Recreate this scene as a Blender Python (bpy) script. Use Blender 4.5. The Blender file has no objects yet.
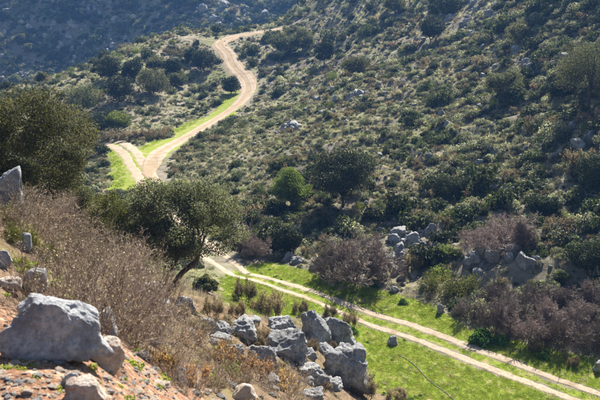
import bpy, math
import numpy as np
from mathutils import Vector

# ------------------------------------------------------------------ camera, sky, sun, exposure
sc = bpy.context.scene
CAM_Z = 24.0                      # the camera stands 24 m above the grassy track
FPX = 1000.0                      # focal length in pixels of a 600 px wide picture
PITCH = math.radians(16.7)
cam_data = bpy.data.cameras.new('camera')
cam = bpy.data.objects.new('camera', cam_data)
sc.collection.objects.link(cam)
cam.location = (0, 0, CAM_Z)
cam.rotation_euler = (math.radians(90) - PITCH, 0, 0)
cam_data.sensor_width = 36.0
cam_data.lens = 60.0
cam_data.clip_start = 0.1
cam_data.clip_end = 3000
cam_data.dof.use_dof = True
cam_data.dof.focus_distance = 52
cam_data.dof.aperture_fstop = 8.0
sc.camera = cam

SUN_AZ, SUN_EL = math.radians(20), math.radians(38)
world = bpy.data.worlds.new('World')
sc.world = world
world.use_nodes = True
wn = world.node_tree.nodes
bg = wn['Background']
sky = wn.new('ShaderNodeTexSky')
sky.sky_type = 'NISHITA'
sky.sun_disc = False
sky.sun_elevation = SUN_EL
sky.sun_rotation = SUN_AZ
world.node_tree.links.new(sky.outputs[0], bg.inputs[0])
bg.inputs[1].default_value = 0.05

sun_data = bpy.data.lights.new('sun', 'SUN')
sun_data.energy = 5.0
sun_data.angle = math.radians(0.5)
sun_data.color = (1.0, 0.93, 0.82)
sun = bpy.data.objects.new('sun', sun_data)
sc.collection.objects.link(sun)
SUN_DIR = Vector((math.sin(SUN_AZ) * math.cos(SUN_EL), math.cos(SUN_AZ) * math.cos(SUN_EL), math.sin(SUN_EL)))
sun.rotation_euler = SUN_DIR.to_track_quat('Z', 'Y').to_euler()
sun.location = (60, 100, 90)

sc.view_settings.view_transform = 'Standard'
sc.view_settings.look = 'None'
sc.view_settings.gamma = 1.0
sc.view_settings.exposure = 1.7
sc.view_settings.use_curve_mapping = False
sc.render.engine = 'CYCLES'
sc.cycles.use_denoising = True
sc.cycles.max_bounces = 6
sc.cycles.diffuse_bounces = 3
sc.cycles.transmission_bounces = 4
sc.cycles.volume_bounces = 0
sc.cycles.use_adaptive_sampling = False

# ------------------------------------------------------------------ numeric helpers
rng = np.random.default_rng(7)


def _hash(ix, iy, iz, seed):
    h = (ix.astype(np.int64) * 374761393 + iy.astype(np.int64) * 668265263 + iz.astype(np.int64) * 2147483647 + seed * 974634777) & 0xFFFFFFFF
    h = ((h ^ (h >> 13)) * 1274126177) & 0xFFFFFFFF
    h = ((h ^ (h >> 16)) * 2246822519) & 0xFFFFFFFF
    return ((h ^ (h >> 15)) & 0xFFFFFF) / float(0xFFFFFF)


def vnoise(p, seed=0):
    """value noise in [-1,1] at points p (N,3)"""
    i = np.floor(p)
    f = p - i
    f = f * f * f * (f * (f * 6 - 15) + 10)
    i = i.astype(np.int64)
    r = 0
    for dx in (0, 1):
        wx = f[:, 0] if dx else 1 - f[:, 0]
        for dy in (0, 1):
            wy = f[:, 1] if dy else 1 - f[:, 1]
            for dz in (0, 1):
                wz = f[:, 2] if dz else 1 - f[:, 2]
                r = r + wx * wy * wz * _hash(i[:, 0] + dx, i[:, 1] + dy, i[:, 2] + dz, seed)
    return r * 2 - 1


def fbm(p, octaves=4, seed=0, gain=0.5):
    a, s, t = 1.0, 0.0, 0.0
    for k in range(octaves):
        s = s + a * vnoise(p * (2.03 ** k), seed + k)
        t += a
        a *= gain
    return s / t


def ridge(p, octaves=4, seed=0):
    a, s, t = 1.0, 0.0, 0.0
    for k in range(octaves):
        s = s + a * (1 - 2 * np.abs(vnoise(p * (2.1 ** k), seed + k)))
        t += a
        a *= 0.5
    return s / t


def p2(x, y, s):
    return np.stack([np.asarray(x) / s, np.asarray(y) / s, np.zeros_like(np.asarray(x, float)) + 0.37], 1)


def smooth(a, b, x):
    t = np.clip((x - a) / (b - a), 0, 1)
    return t * t * (3 - 2 * t)


# ------------------------------------------------------------------ the lie of the land
def tan_of_v(v):
    return math.tan(PITCH + math.atan((v - 200.0) / FPX))


def a_of_uv(u, v):
    return ((u - 300.0) / FPX) / (math.cos(PITCH) - (v - 200.0) / FPX * math.sin(PITCH))


survey = []          # x, y, z above the track


def S(u, v, D):
    survey.append((a_of_uv(u, v) * D, D, CAM_Z - tan_of_v(v) * D))


def Z(u, D, z):
    survey.append((a_of_uv(u, 200) * D, D, z))


# near bank the camera stands on
for u, v, D in [(0, 400, 4.2), (100, 400, 4.5), (150, 400, 5.5), (200, 400, 8), (250, 400, 14), (300, 400, 26), (350, 400, 40),
                (0, 350, 5.3), (60, 355, 5.2), (110, 360, 5.8), (0, 300, 7.3), (100, 335, 7.0), (150, 350, 8.5), (200, 350, 14), (250, 350, 27), (300, 352, 42), (340, 378, 45.6),
                (0, 205, 10), (60, 245, 12.5), (40, 290, 8.5), (120, 290, 17), (165, 294, 42), (200, 302, 40), (190, 322, 27), (160, 325, 14),
                (225, 290, 54), (260, 312, 50), (290, 322, 50), (320, 345, 48)]:
    S(u, v, D)
# flat grass and track
for u, v in [(600, 390), (545, 400), (480, 360), (400, 327), (330, 298), (280, 283), (250, 272), (400, 370), (370, 390), (420, 395), (560, 350),
             (480, 325), (400, 296), (340, 283), (300, 277), (680, 400), (620, 365)]:
    S(u, v, CAM_Z / tan_of_v(v))
# hidden ground between the bank and the far track
for u, D, z in [(30, 28, 15.0), (100, 30, 13.2), (0, 45, 10), (100, 45, 7.6), (60, 62, 3), (150, 62, 1.2), (0, 85, -1), (100, 85, -2.6), (180, 72, -0.6),
                (160, 95, -3), (215, 66, 0.0), (20, 16, 19.0), (-150, 30, 17.5), (-200, 60, 9), (-150, 100, 1)]:
    Z(u, D, z)
# right hillside
for u, v, D in [(600, 330, 53), (600, 285, 56.5), (600, 250, 60), (600, 200, 67), (600, 150, 74), (600, 100, 82), (600, 50, 91), (600, 0, 103), (600, -100, 128), (600, -200, 160),
                (520, 285, 58.5), (520, 245, 62), (520, 200, 70), (520, 120, 88), (520, 50, 107), (520, -30, 135),
                (450, 275, 61), (450, 250, 63.5), (450, 200, 73), (450, 150, 85), (450, 100, 101), (450, 50, 123), (450, 0, 150), (450, -100, 196),
                (350, 262, 64.5), (350, 240, 67.5), (350, 200, 76), (350, 150, 91), (350, 100, 114), (350, 50, 149), (350, 10, 178), (350, -100, 224),
                (290, 255, 66.5), (250, 240, 69), (250, 220, 74), (250, 180, 87), (250, 140, 106), (285, 110, 128), (300, 80, 150), (700, 200, 62), (700, 100, 74), (700, 0, 90), (700, -150, 125), (700, 300, 53)]:
    S(u, v, D)
# valley floor with the far road, far slopes
for u, v, D in [(125, 150, 113), (140, 172, 101), (175, 142, 119), (210, 123, 131), (243, 100, 145), (250, 87, 154), (235, 67, 167), (230, 53, 174),
                (215, 42, 180), (253, 33, 186), (280, 27, 191), (180, 35, 183), (190, 95, 157), (190, 60, 172), (150, 85, 158), (110, 118, 142), (60, 110, 146), (60, 140, 134), (0, 125, 141), (350, -40, 200),
                (0, 95, 149), (60, 85, 153), (110, 74, 158), (135, 58, 167), (155, 43, 175), (175, 29, 185), (205, 29, 190), (253, 24, 196), (300, 16, 203), (-120, 100, 147)]:
    S(u, v, D)
# unseen gully added to set the steep far mountainside back in more haze
for u, z in [(-120, -34), (0, -33), (60, -31), (130, -26), (200, -19), (260, -13)]:
    Z(u, 240, z)
for u, vb in [(-120, 98), (0, 97), (60, 88), (130, 64), (200, 36), (300, 17)]:
    zb = CAM_Z - tan_of_v(vb) * 308
    S(u, vb, 308)
    Z(u, 285, zb - 6)
    for v in (0, -100, -200):
        S(u, v, (CAM_Z - zb + 0.56 * 308) / (tan_of_v(v) + 0.56))


def polar(th, r, z):
    survey.append((math.sin(math.radians(th)) * r, math.cos(math.radians(th)) * r, z))


for th in (-30, -10, 10, 25):
    polar(th, 470, 85)
    polar(th, 1.2, 22.3 - 0.1 * (th > 0))
for th, row in {-60: (22.5, 23.0, 23.5, 22, 18, 34, 70), -110: (22.4, 23.3, 25, 27, 30, 34, 40), 180: (22.3, 22.6, 24, 28, 33, 36, 40), -180: (22.3, 22.6, 24, 28, 33, 36, 40),
                110: (22.1, 21.0, 17, 11, 8, 14, 40), 60: (22.1, 20.6, 14, 4, 4, 20, 56)}.items():
    for r, z in zip((1.2, 4, 15, 50, 90, 180, 430), row):
        polar(th, r, z)
for th, r, z in [(12, 4, 21.0), (25, 4, 20.6), (8, 10, 18.0), (18, 10, 16.6), (30, 10, 16.0), (6, 20, 12.4), (12, 20, 9.6), (20, 20, 8.6), (35, 20, 9.0), (5, 32, 5.6), (10, 32, 2.8),
                 (18, 32, 2.2), (30, 32, 2.6), (25, 45, 0.6), (30, 60, 8), (35, 90, 24), (40, 180, 50), (-30, 10, 21.4), (-40, 20, 20.6)]:
    polar(th, r, z)

survey = np.array(survey)


def _key(x, y):
    r = np.maximum(np.hypot(x, y), 0.6)
    return np.stack([np.arctan2(x, y) / 0.055, np.log(r) / 0.17], 1), r


_K, _R = _key(survey[:, 0], survey[:, 1])
_T = (survey[:, 2] - CAM_Z) / _R


def _phi(d2):
    return 0.5 * d2 * np.log(d2 + 1e-9)


_n = len(_K)
_A = np.zeros((_n + 3, _n + 3))
_A[:_n, :_n] = _phi(((_K[:, None, :] - _K[None]) ** 2).sum(-1)) + np.eye(_n) * 0.35
_A[:_n, _n] = 1
_A[:_n, _n + 1:] = _K
_A[_n:, :_n] = _A[:_n, _n:].T
_W = np.linalg.solve(_A, np.concatenate([_T, np.zeros(3)]))


def h_smooth(x, y):
    x = np.atleast_1d(np.asarray(x, float))
    y = np.atleast_1d(np.asarray(y, float))
    out = np.empty(len(x))
    for i in range(0, len(x), 20000):
        k, r = _key(x[i:i + 20000], y[i:i + 20000])
        d2 = (k[:, 0:1] - _K[None, :, 0]) ** 2 + (k[:, 1:2] - _K[None, :, 1]) ** 2
        t = _phi(d2) @ _W[:_n] + _W[_n] + k @ _W[_n + 1:]
        out[i:i + 20000] = CAM_Z + t * r
    return np.where(out > 45, 45 + 30 * np.tanh((out - 45) / 30), out)


_marks = np.geomspace(2.2, 470, 420)


def _cast(hf, u, v, start=2.2):
    a, t = a_of_uv(u, v), tan_of_v(v)
    y = _marks[_marks >= start * 0.999]
    gap = (CAM_Z - t * y) - hf(a * y, y)
    k = np.argmax(gap < 0)
    if gap[k] >= 0:
        k = len(y) - 1
    if k == 0:
        D = y[0]
    else:
        ys = np.linspace(y[k - 1], y[k], 12)
        gs = (CAM_Z - t * ys) - hf(a * ys, ys)
        j = max(1, int(np.argmax(gs < 0))) if (gs < 0).any() else 11
        D = ys[j - 1] + (ys[j] - ys[j - 1]) * min(1.0, max(0.0, gs[j - 1] / max(gs[j - 1] - gs[j], 1e-9)))
    return np.array([a * D, D])


def line_px(pts, start, step):
    """a smooth ground line through picture points"""
    P = np.array([_cast(h_smooth, u, v, start) for u, v in pts])
    P = np.vstack([2 * P[0] - P[1], P, 2 * P[-1] - P[-2]])
    out = []
    for i in range(1, len(P) - 2):
        n = max(2, int(np.linalg.norm(P[i + 1] - P[i]) / step))
        for t in np.linspace(0, 1, n, endpoint=False):
            a, b, c, d = P[i - 1], P[i], P[i + 1], P[i + 2]
            out.append(0.5 * (2 * b + (c - a) * t + (2 * a - 5 * b + 4 * c - d) * t * t + (3 * b - a - 3 * c + d) * t ** 3))
    out.append(P[-2])
    return np.array(out)


near_mid = line_px([(760, 462), (680, 431), (594, 400), (551, 384.5), (500, 365.5), (450, 346.5), (400, 328), (320, 299), (265, 281), (240, 275)], 42, 0.3)
far_branch = line_px([(153, 190), (145, 176), (137, 164), (128, 151), (119, 145), (108, 142)], 88, 0.5)
far_mid = line_px([(152, 186), (149, 171), (158, 154), (178, 142), (210, 123), (236, 106), (248, 91), (244, 78), (233, 66), (228, 54), (220, 44), (236, 37), (262, 32), (285, 27.5), (300, 24)], 95, 0.6)
far_spur = line_px([(222, 43), (210, 41), (199, 39.5), (188, 38.5)], 150, 0.8)
# the near track runs on behind the tree until it meets the far one
join = np.array([near_mid[-1], [-8.5, 71], [-13.5, 84], far_branch[0]])
t = np.linspace(0, 1, 60)[:, None]
join = (1 - t) ** 3 * join[0] + 3 * (1 - t) ** 2 * t * join[1] + 3 * (1 - t) * t * t * join[2] + t ** 3 * join[3]
near_mid = np.vstack([near_mid, join[1:], far_branch[1:]])


def dist_line(x, y, L):
    P = np.stack([x, y], 1)
    best = np.full(len(P), 1e9)
    L = L[:: max(1, len(L) // 90)] if len(L) > 90 else L
    for a, b in zip(L[:-1], L[1:]):
        ab = b - a
        s = np.clip(((P - a) @ ab) / max(ab @ ab, 1e-9), 0, 1)
        q = P - (a + s[:, None] * ab)
        best = np.minimum(best, (q * q).sum(1))
    return np.sqrt(best)


def road_near(x, y):
    return dist_line(x, y, near_mid)


def road_far(x, y):
    return np.minimum(dist_line(x, y, far_mid), dist_line(x, y, far_spur))


def poly_px(pts, start):
    return np.array([_cast(h_smooth, u, v, start) for u, v in pts])


def in_poly(x, y, P):
    """positive inside: metres to the outline"""
    d = dist_line(x, y, np.vstack([P, P[:1]]))
    ins = np.zeros(len(x), bool)
    for (x0, y0), (x1, y1) in zip(P, np.roll(P, -1, 0)):
        c = ((y0 > y) != (y1 > y))
        ins ^= c & (x < (x1 - x0) * (y - y0) / (y1 - y0 + 1e-12) + x0)
    return np.where(ins, d, -d)


lawn_px = [(236, 268), (268, 262), (300, 270), (350, 280), (400, 294), (450, 318), (500, 338), (560, 352), (640, 368), (760, 400), (860, 470), (500, 470), (420, 420), (380, 392), (360, 350), (345, 322), (322, 312),
           (296, 318), (262, 316), (236, 310), (222, 296), (224, 282)]
lawn_poly = poly_px(lawn_px, 40)
strip_poly = poly_px([(106, 143), (116, 143), (127, 158), (133, 176), (122, 178), (111, 164)], 88)


def lawn(x, y):
    w = 0.8 * fbm(p2(x, y, 1.7), 3, 11)
    n = smooth(-0.6, 0.5, in_poly(x, y, lawn_poly) + w)
    f = smooth(-1.0, 0.8, in_poly(x, y, strip_poly) + w)
    v = smooth(2.9, 1.6, road_far(x + 1.2, y) + 2.4 * fbm(p2(x, y, 5), 2, 12)) * smooth(190, 120, np.hypot(x, y))
    worn = smooth(0.62, 0.25, np.abs(road_near(x, y) - 0.70) + 0.28 * fbm(p2(x, y, 0.8), 3, 13))
    return np.maximum(np.maximum(n, f), v * 0.9) * (1 - 0.85 * worn)


def flatness(x, y):
    """1 on tracks and grass, 0 on rough ground"""
    near = smooth(-2, 1, in_poly(x, y, lawn_poly))
    return np.clip(np.maximum(np.maximum(near, smooth(3.2, 1.6, road_near(x, y))), smooth(5, 2.6, road_far(x, y))), 0, 1)


def h(x, y):
    x = np.atleast_1d(np.asarray(x, float))
    y = np.atleast_1d(np.asarray(y, float))
    r = np.hypot(x, y)
    z = h_smooth(x, y)
    k = 1 - flatness(x, y)
    near = smooth(2, 20, r)
    hill = smooth(45, 75, r)
    n = 0.10 * fbm(p2(x, y, 0.7), 3, 21) * (1 - 0.5 * near) + 0.22 * near * fbm(p2(x, y, 2.6), 3, 22)
    n = n + hill * (0.55 * fbm(p2(x, y, 7.5), 3, 23) + 0.9 * smooth(120, 200, r) * fbm(p2(x, y, 17), 3, 24))
    n = n + 5.0 * smooth(270, 310, r) * fbm(p2(x, y, 38), 3, 27)
    # broken ledges on the right hillside
    led = ridge(p2(x + 0.35 * y, 2.2 * y, 9.0), 2, 25)
    n = n + hill * 0.45 * smooth(0.25, 0.75, led) * smooth(-9, 4, x)
    return z + n * k + 0.02 * (1 - k) * fbm(p2(x, y, 1.0), 2, 26)


def hit(u, v, start=2.2):
    p = _cast(h, u, v, start)
    return np.array([p[0], p[1], h(p[0], p[1])[0]])


def spot(u, D):
    x = a_of_uv(u, 220) * D
    return np.array([x, D, h(x, D)[0]])


def px_size(p):
    """metres per picture pixel at point p"""
    return (p[1] * math.cos(PITCH) + (CAM_Z - p[2]) * math.sin(PITCH)) / FPX


def to_px(P):
    P = np.atleast_2d(P)
    dep = P[:, 1] * math.cos(PITCH) + (CAM_Z - P[:, 2]) * math.sin(PITCH)
    up = P[:, 1] * math.sin(PITCH) - (CAM_Z - P[:, 2]) * math.cos(PITCH)
    return 300 + FPX * P[:, 0] / dep, 200 - FPX * up / dep, dep


# ------------------------------------------------------------------ materials
def new_mat(name):
    m = bpy.data.materials.new(name)
    m.use_nodes = True
    nt = m.node_tree
    for n in list(nt.nodes):
        nt.nodes.remove(n)
    out = nt.nodes.new('ShaderNodeOutputMaterial')
    return m, nt, out


class NT:
    def __init__(s, nt):
        s.nt = nt

    def n(s, kind, **kw):
        n = s.nt.nodes.new(kind)
        for k, v in kw.items():
            setattr(n, k, v)
        return n

    def link(s, a, b):
        s.nt.links.new(a, b)

    def noise(s, scale, detail=6, rough=0.6, coord=None, dist=0.0):
        n = s.n('ShaderNodeTexNoise')
        n.inputs['Scale'].default_value = scale
        n.inputs['Detail'].default_value = detail
        n.inputs['Roughness'].default_value = rough
        n.inputs['Distortion'].default_value = dist
        if coord is not None:
            s.link(coord, n.inputs['Vector'])
        return n.outputs['Fac']

    def ramp(s, fac, stops):
        n = s.n('ShaderNodeValToRGB')
        e = n.color_ramp.elements
        while len(e) < len(stops):
            e.new(0.5)
        for el, (p, c) in zip(e, stops):
            el.position = p
            el.color = (*c, 1) if len(c) == 3 else c
        s.link(fac, n.inputs['Fac'])
        return n.outputs['Color']

    def mix(s, fac, a, b, mode='MIX'):
        n = s.n('ShaderNodeMix', data_type='RGBA', blend_type=mode)
        for sock, v in ((n.inputs[0], fac), (n.inputs[6], a), (n.inputs[7], b)):
            if isinstance(v, (int, float)):
                sock.default_value = v
            elif isinstance(v, tuple):
                sock.default_value = (*v, 1)
            else:
                s.link(v, sock)
        return n.outputs[2]

    def math(s, op, a, b=None, c=None, clamp=False):
        n = s.n('ShaderNodeMath', operation=op, use_clamp=clamp)
        for i, v in enumerate((a, b, c)):
            if v is None:
                continue
            if isinstance(v, (int, float)):
                n.inputs[i].default_value = v
            else:
                s.link(v, n.inputs[i])
        return n.outputs[0]

    def mapr(s, v, a, b, c=0.0, d=1.0):
        n = s.n('ShaderNodeMapRange')
        s.link(v, n.inputs[0])
        for i, q in enumerate((a, b, c, d)):
            n.inputs[i + 1].default_value = q
        return n.outputs[0]

    def bump(s, height, strength, dist):
        n = s.n('ShaderNodeBump')
        n.inputs['Strength'].default_value = strength
        n.inputs['Distance'].default_value = dist
        s.link(height, n.inputs['Height'])
        return n.outputs['Normal']

    def bsdf(s, color, rough=0.9, spec=0.2, normal=None):
        b = s.n('ShaderNodeBsdfPrincipled')
        if isinstance(color, tuple):
            b.inputs['Base Color'].default_value = (*color, 1)
        else:
            s.link(color, b.inputs['Base Color'])
        b.inputs['Roughness'].default_value = rough
        b.inputs['Specular IOR Level'].default_value = spec
        if normal is not None:
            s.link(normal, b.inputs['Normal'])
        return b.outputs[0]

    def pos(s):
        return s.n('ShaderNodeNewGeometry').outputs['Position']

    def objco(s):
        return s.n('ShaderNodeTexCoord').outputs['Object']

    def attr(s, name):
        return s.n('ShaderNodeAttribute', attribute_name=name)

    def rand(s):
        return s.n('ShaderNodeObjectInfo').outputs['Random']


def leaf_mat(name, dark, mid, light, trans=0.35, rough=0.7, vary=0.25, spec=0.12, patch=None):
    m, nt, out = new_mat(name)
    N = NT(nt)
    t = N.attr('tint').outputs['Fac']
    col = N.ramp(t, [(0.0, dark), (0.55, mid), (1.0, light)])
    if patch:
        col = N.mix(N.math('MULTIPLY', N.mapr(N.noise(0.55, 5, 0.65, N.pos()), 0.50, 0.68), 0.5), col, patch)
        col = N.mix(N.math('MULTIPLY', N.mapr(N.noise(1.7, 4, 0.65, N.pos(), 0.4), 0.52, 0.66), 0.6), col, (0.09, 0.15, 0.02))
    hsv = N.n('ShaderNodeHueSaturation')
    hsv.inputs['Saturation'].default_value = 0.95
    rv = N.rand()
    N.link(N.mapr(rv, 0, 1, 0.485, 0.515), hsv.inputs['Hue'])
    N.link(N.mapr(N.math('FRACT', N.math('MULTIPLY', rv, 7.31)), 0, 1, 1 - vary, 1 + vary), hsv.inputs['Value'])
    N.link(col, hsv.inputs['Color'])
    c = hsv.outputs[0]
    a = N.bsdf(c, rough, spec)
    tr = N.n('ShaderNodeBsdfTranslucent')
    N.link(N.mix(1.0, c, (1.25, 1.25, 0.75), 'MULTIPLY'), tr.inputs['Color'])
    mx = N.n('ShaderNodeMixShader')
    mx.inputs[0].default_value = trans
    N.link(a, mx.inputs[1])
    N.link(tr.outputs[0], mx.inputs[2])
    N.link(mx.outputs[0], out.inputs[0])
    return m


M = {}
M['oak'] = leaf_mat('evergreen_oak_leaf', (0.016, 0.024, 0.010), (0.038, 0.052, 0.021), (0.095, 0.115, 0.052), 0.16)
M['olive'] = leaf_mat('silvery_evergreen_leaf', (0.034, 0.040, 0.020), (0.092, 0.10, 0.052), (0.24, 0.24, 0.14), 0.38)
M['oak_grey'] = leaf_mat('grey_olive_leaf', (0.042, 0.05, 0.029), (0.12, 0.13, 0.08), (0.30, 0.31, 0.21), 0.40)
M['fresh'] = leaf_mat('fresh_green_leaf', (0.05, 0.07, 0.014), (0.115, 0.15, 0.03), (0.20, 0.25, 0.06), 0.4)
M['yellowgreen'] = leaf_mat('yellow_green_leaf', (0.04, 0.045, 0.015), (0.11, 0.12, 0.035), (0.24, 0.24, 0.08), 0.35)
M['scrub_dark'] = leaf_mat('dark_scrub_leaf', (0.020, 0.030, 0.013), (0.050, 0.068, 0.030), (0.14, 0.16, 0.08), 0.3, vary=0.45, spec=0.12)
M['scrub_grey'] = leaf_mat('grey_green_scrub_leaf', (0.054, 0.062, 0.044), (0.158, 0.17, 0.125), (0.42, 0.425, 0.34), 0.4, vary=0.5, spec=0.1)
M['scrub_brown'] = leaf_mat('brown_scrub_leaf', (0.09, 0.07, 0.05), (0.20, 0.155, 0.115), (0.36, 0.295, 0.22), 0.35, vary=0.4)
M['grass'] = leaf_mat('fresh_short_grass', (0.12, 0.18, 0.014), (0.24, 0.325, 0.03), (0.38, 0.45, 0.065), 0.5, vary=0.2, patch=(0.40, 0.34, 0.14))
M['hay'] = leaf_mat('dry_grass_blade', (0.15, 0.135, 0.10), (0.35, 0.315, 0.245), (0.60, 0.55, 0.45), 0.4, vary=0.3)
M['russet'] = leaf_mat('russet_dry_stem', (0.11, 0.08, 0.068), (0.26, 0.195, 0.165), (0.66, 0.57, 0.50), 0.3, vary=0.2)
M['twig'] = leaf_mat('bare_mauve_twig', (0.085, 0.066, 0.058), (0.185, 0.142, 0.122), (0.40, 0.325, 0.275), 0.0, 0.5, vary=0.4)
M['twig_brown'] = leaf_mat('bare_brown_twig', (0.05, 0.035, 0.022), (0.13, 0.09, 0.06), (0.26, 0.19, 0.13), 0.0, 0.6, vary=0.2)
M['weed'] = leaf_mat('broad_green_weed', (0.02, 0.05, 0.012), (0.05, 0.12, 0.025), (0.12, 0.24, 0.05), 0.35)


def bark_mat():
    m, nt, out = new_mat('grey_brown_bark')
    N = NT(nt)
    co = N.objco()
    n = N.noise(9, 6, 0.7, co, 0.5)
    col = N.ramp(n, [(0.3, (0.03, 0.024, 0.02)), (0.7, (0.13, 0.105, 0.085))])
    N.link(N.bsdf(col, 0.95, 0.1, N.bump(n, 0.8, 0.05)), out.inputs[0])
    return m


M['bark'] = bark_mat()


def rock_mat(name, base, pale, lichen, amount, soil=0.0, scale=1.0):
    m, nt, out = new_mat(name)
    N = NT(nt)
    co = N.objco()
    big = N.noise(1.6 * scale, 5, 0.6, co)
    fine = N.noise(9 * scale, 8, 0.72, co)
    grain = N.noise(38 * scale, 4, 0.7, co)
    vor = N.n('ShaderNodeTexVoronoi', feature='DISTANCE_TO_EDGE')
    vor.inputs['Scale'].default_value = 2.3 * scale
    warp = N.n('ShaderNodeMix', data_type='VECTOR')
    N.link(co, warp.inputs[4])
    nz = N.n('ShaderNodeTexNoise')
    nz.inputs['Scale'].default_value = 3 * scale
    N.link(co, nz.inputs['Vector'])
    N.link(nz.outputs['Color'], warp.inputs[5])
    warp.inputs[0].default_value = 0.35
    N.link(warp.outputs[1], vor.inputs['Vector'])
    crack = N.mapr(vor.outputs['Distance'], 0.0, 0.06)
    col = N.mix(N.mapr(fine, 0.34, 0.58), base, pale)
    col = N.mix(N.mapr(big, 0.42, 0.7), col, tuple(0.62 * c for c in base))
    col = N.mix(N.math('MULTIPLY', N.mapr(N.noise(5 * scale, 6, 0.75, co, 0.6), 0.56, 0.66), amount), col, lichen)
    if soil:
        z = N.n('ShaderNodeSeparateXYZ')
        N.link(co, z.inputs[0])
        f = N.math('MULTIPLY', N.mapr(N.math('ADD', z.outputs[2], N.math('MULTIPLY', big, 0.5)), 0.45, 0.05), soil, clamp=True)
        col = N.mix(f, col, (0.30, 0.12, 0.05))
    hgt = N.math('ADD', N.math('ADD', N.math('MULTIPLY', fine, 0.6), N.math('MULTIPLY', grain, 0.25)), N.math('MULTIPLY', crack, 0.10))
    N.link(N.bsdf(col, 0.92, 0.15, N.bump(hgt, 1.0, 0.14 / scale)), out.inputs[0])
    return m


M['rock'] = rock_mat('grey_limestone', (0.15, 0.16, 0.175), (0.44, 0.445, 0.45), (0.17, 0.13, 0.08), 0.5)
M['rock_far'] = rock_mat('pale_limestone', (0.19, 0.195, 0.20), (0.40, 0.40, 0.39), (0.12, 0.11, 0.075), 0.6)
M['rock_near'] = rock_mat('weathered_limestone', (0.23, 0.25, 0.285), (0.55, 0.56, 0.58), (0.34, 0.22, 0.15), 0.4, 0.0, 3.0)
M['rock_rust'] = rock_mat('rust_stained_limestone', (0.40, 0.33, 0.28), (0.56, 0.50, 0.44), (0.40, 0.13, 0.035), 1.0, 0.0, 5.0)
M['stone'] = rock_mat('soil_dusted_stone', (0.54, 0.43, 0.34), (0.76, 0.67, 0.58), (0.46, 0.23, 0.12), 0.7, 0.0, 4.0)


def ground_mat():
    m, nt, out = new_mat('rough_hillside_ground')
    N = NT(nt)
    co = N.pos()
    mask = N.attr('mask').outputs['Color']
    sep = N.n('ShaderNodeSeparateColor')
    N.link(mask, sep.inputs[0])
    big = N.noise(0.16, 6, 0.6, co)
    mid = N.noise(0.9, 6, 0.65, co)
    fine = N.noise(6, 6, 0.7, co)
    tiny = N.noise(30, 4, 0.7, co)
    dry = N.mix(N.mapr(mid, 0.35, 0.68), (0.115, 0.10, 0.076), (0.28, 0.248, 0.19))
    dry = N.mix(N.mapr(big, 0.45, 0.68), dry, (0.15, 0.165, 0.065))
    dry = N.mix(N.math('MULTIPLY', N.mapr(fine, 0.58, 0.7), 0.6), dry, (0.34, 0.32, 0.29))
    green = N.mix(N.mapr(fine, 0.35, 0.7), (0.13, 0.175, 0.022), (0.26, 0.31, 0.05))
    green = N.mix(N.math('MULTIPLY', N.mapr(mid, 0.5, 0.66), 0.85), green, (0.34, 0.27, 0.15))
    soil = N.mix(N.mapr(N.noise(17, 8, 0.75, co, 0.8), 0.38, 0.6), (0.13, 0.062, 0.037), (0.31, 0.175, 0.11))
    soil = N.mix(N.mapr(N.noise(13, 6, 0.75, co, 0.5), 0.5, 0.62), soil, (0.48, 0.36, 0.26))
    f1 = N.mapr(N.math('ADD', sep.outputs[0], N.math('MULTIPLY', N.math('SUBTRACT', fine, 0.5), 0.6)), 0.35, 0.6)
    f2 = N.mapr(N.math('ADD', sep.outputs[1], N.math('MULTIPLY', N.math('SUBTRACT', fine, 0.5), 0.9)), 0.35, 0.6)
    lit = N.mix(N.mapr(fine, 0.35, 0.68), (0.09, 0.06, 0.04), (0.27, 0.19, 0.13))
    lit = N.mix(N.math('MULTIPLY', N.mapr(mid, 0.5, 0.66), 0.8), lit, (0.17, 0.17, 0.06))
    dry = N.mix(sep.outputs[2], dry, lit)
    col = N.mix(f2, N.mix(f1, dry, green), soil)
    hg = N.math('ADD', N.math('MULTIPLY', fine, 0.7), N.math('MULTIPLY', tiny, 0.3))
    N.link(N.bsdf(col, 1.0, 0.05, N.bump(hg, 0.9, 0.12)), out.inputs[0])
    return m


M['ground'] = ground_mat()


def track_mat(name, a, b, c):
    m, nt, out = new_mat(name)
    N = NT(nt)
    co = N.pos()
    mid = N.noise(0.8, 5, 0.6, co)
    fine = N.noise(7, 6, 0.7, co)
    tiny = N.noise(45, 3, 0.7, co)
    col = N.mix(N.mapr(fine, 0.35, 0.65), a, b)
    col = N.mix(N.math('MULTIPLY', N.mapr(mid, 0.5, 0.7), 0.7), col, c)
    hg = N.math('ADD', N.math('MULTIPLY', fine, 0.7), N.math('MULTIPLY', tiny, 0.3))
    N.link(N.bsdf(col, 1.0, 0.05, N.bump(hg, 0.6, 0.05)), out.inputs[0])
    return m


M['rut'] = track_mat('pale_track_dirt', (0.25, 0.20, 0.145), (0.41, 0.34, 0.26), (0.20, 0.15, 0.095))
M['road'] = track_mat('tan_road_dirt', (0.22, 0.165, 0.108), (0.37, 0.285, 0.195), (0.17, 0.125, 0.075))


def plain_mat(name, col, rough):
    m, nt, out = new_mat(name)
    N = NT(nt)
    n = N.noise(12, 4, 0.6, N.objco())
    N.link(N.bsdf(N.mix(n, tuple(0.6 * c for c in col), col), rough, 0.3), out.inputs[0])
    return m


M['pipe'] = plain_mat('dusty_black_plastic', (0.06, 0.055, 0.05), 0.6)


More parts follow.
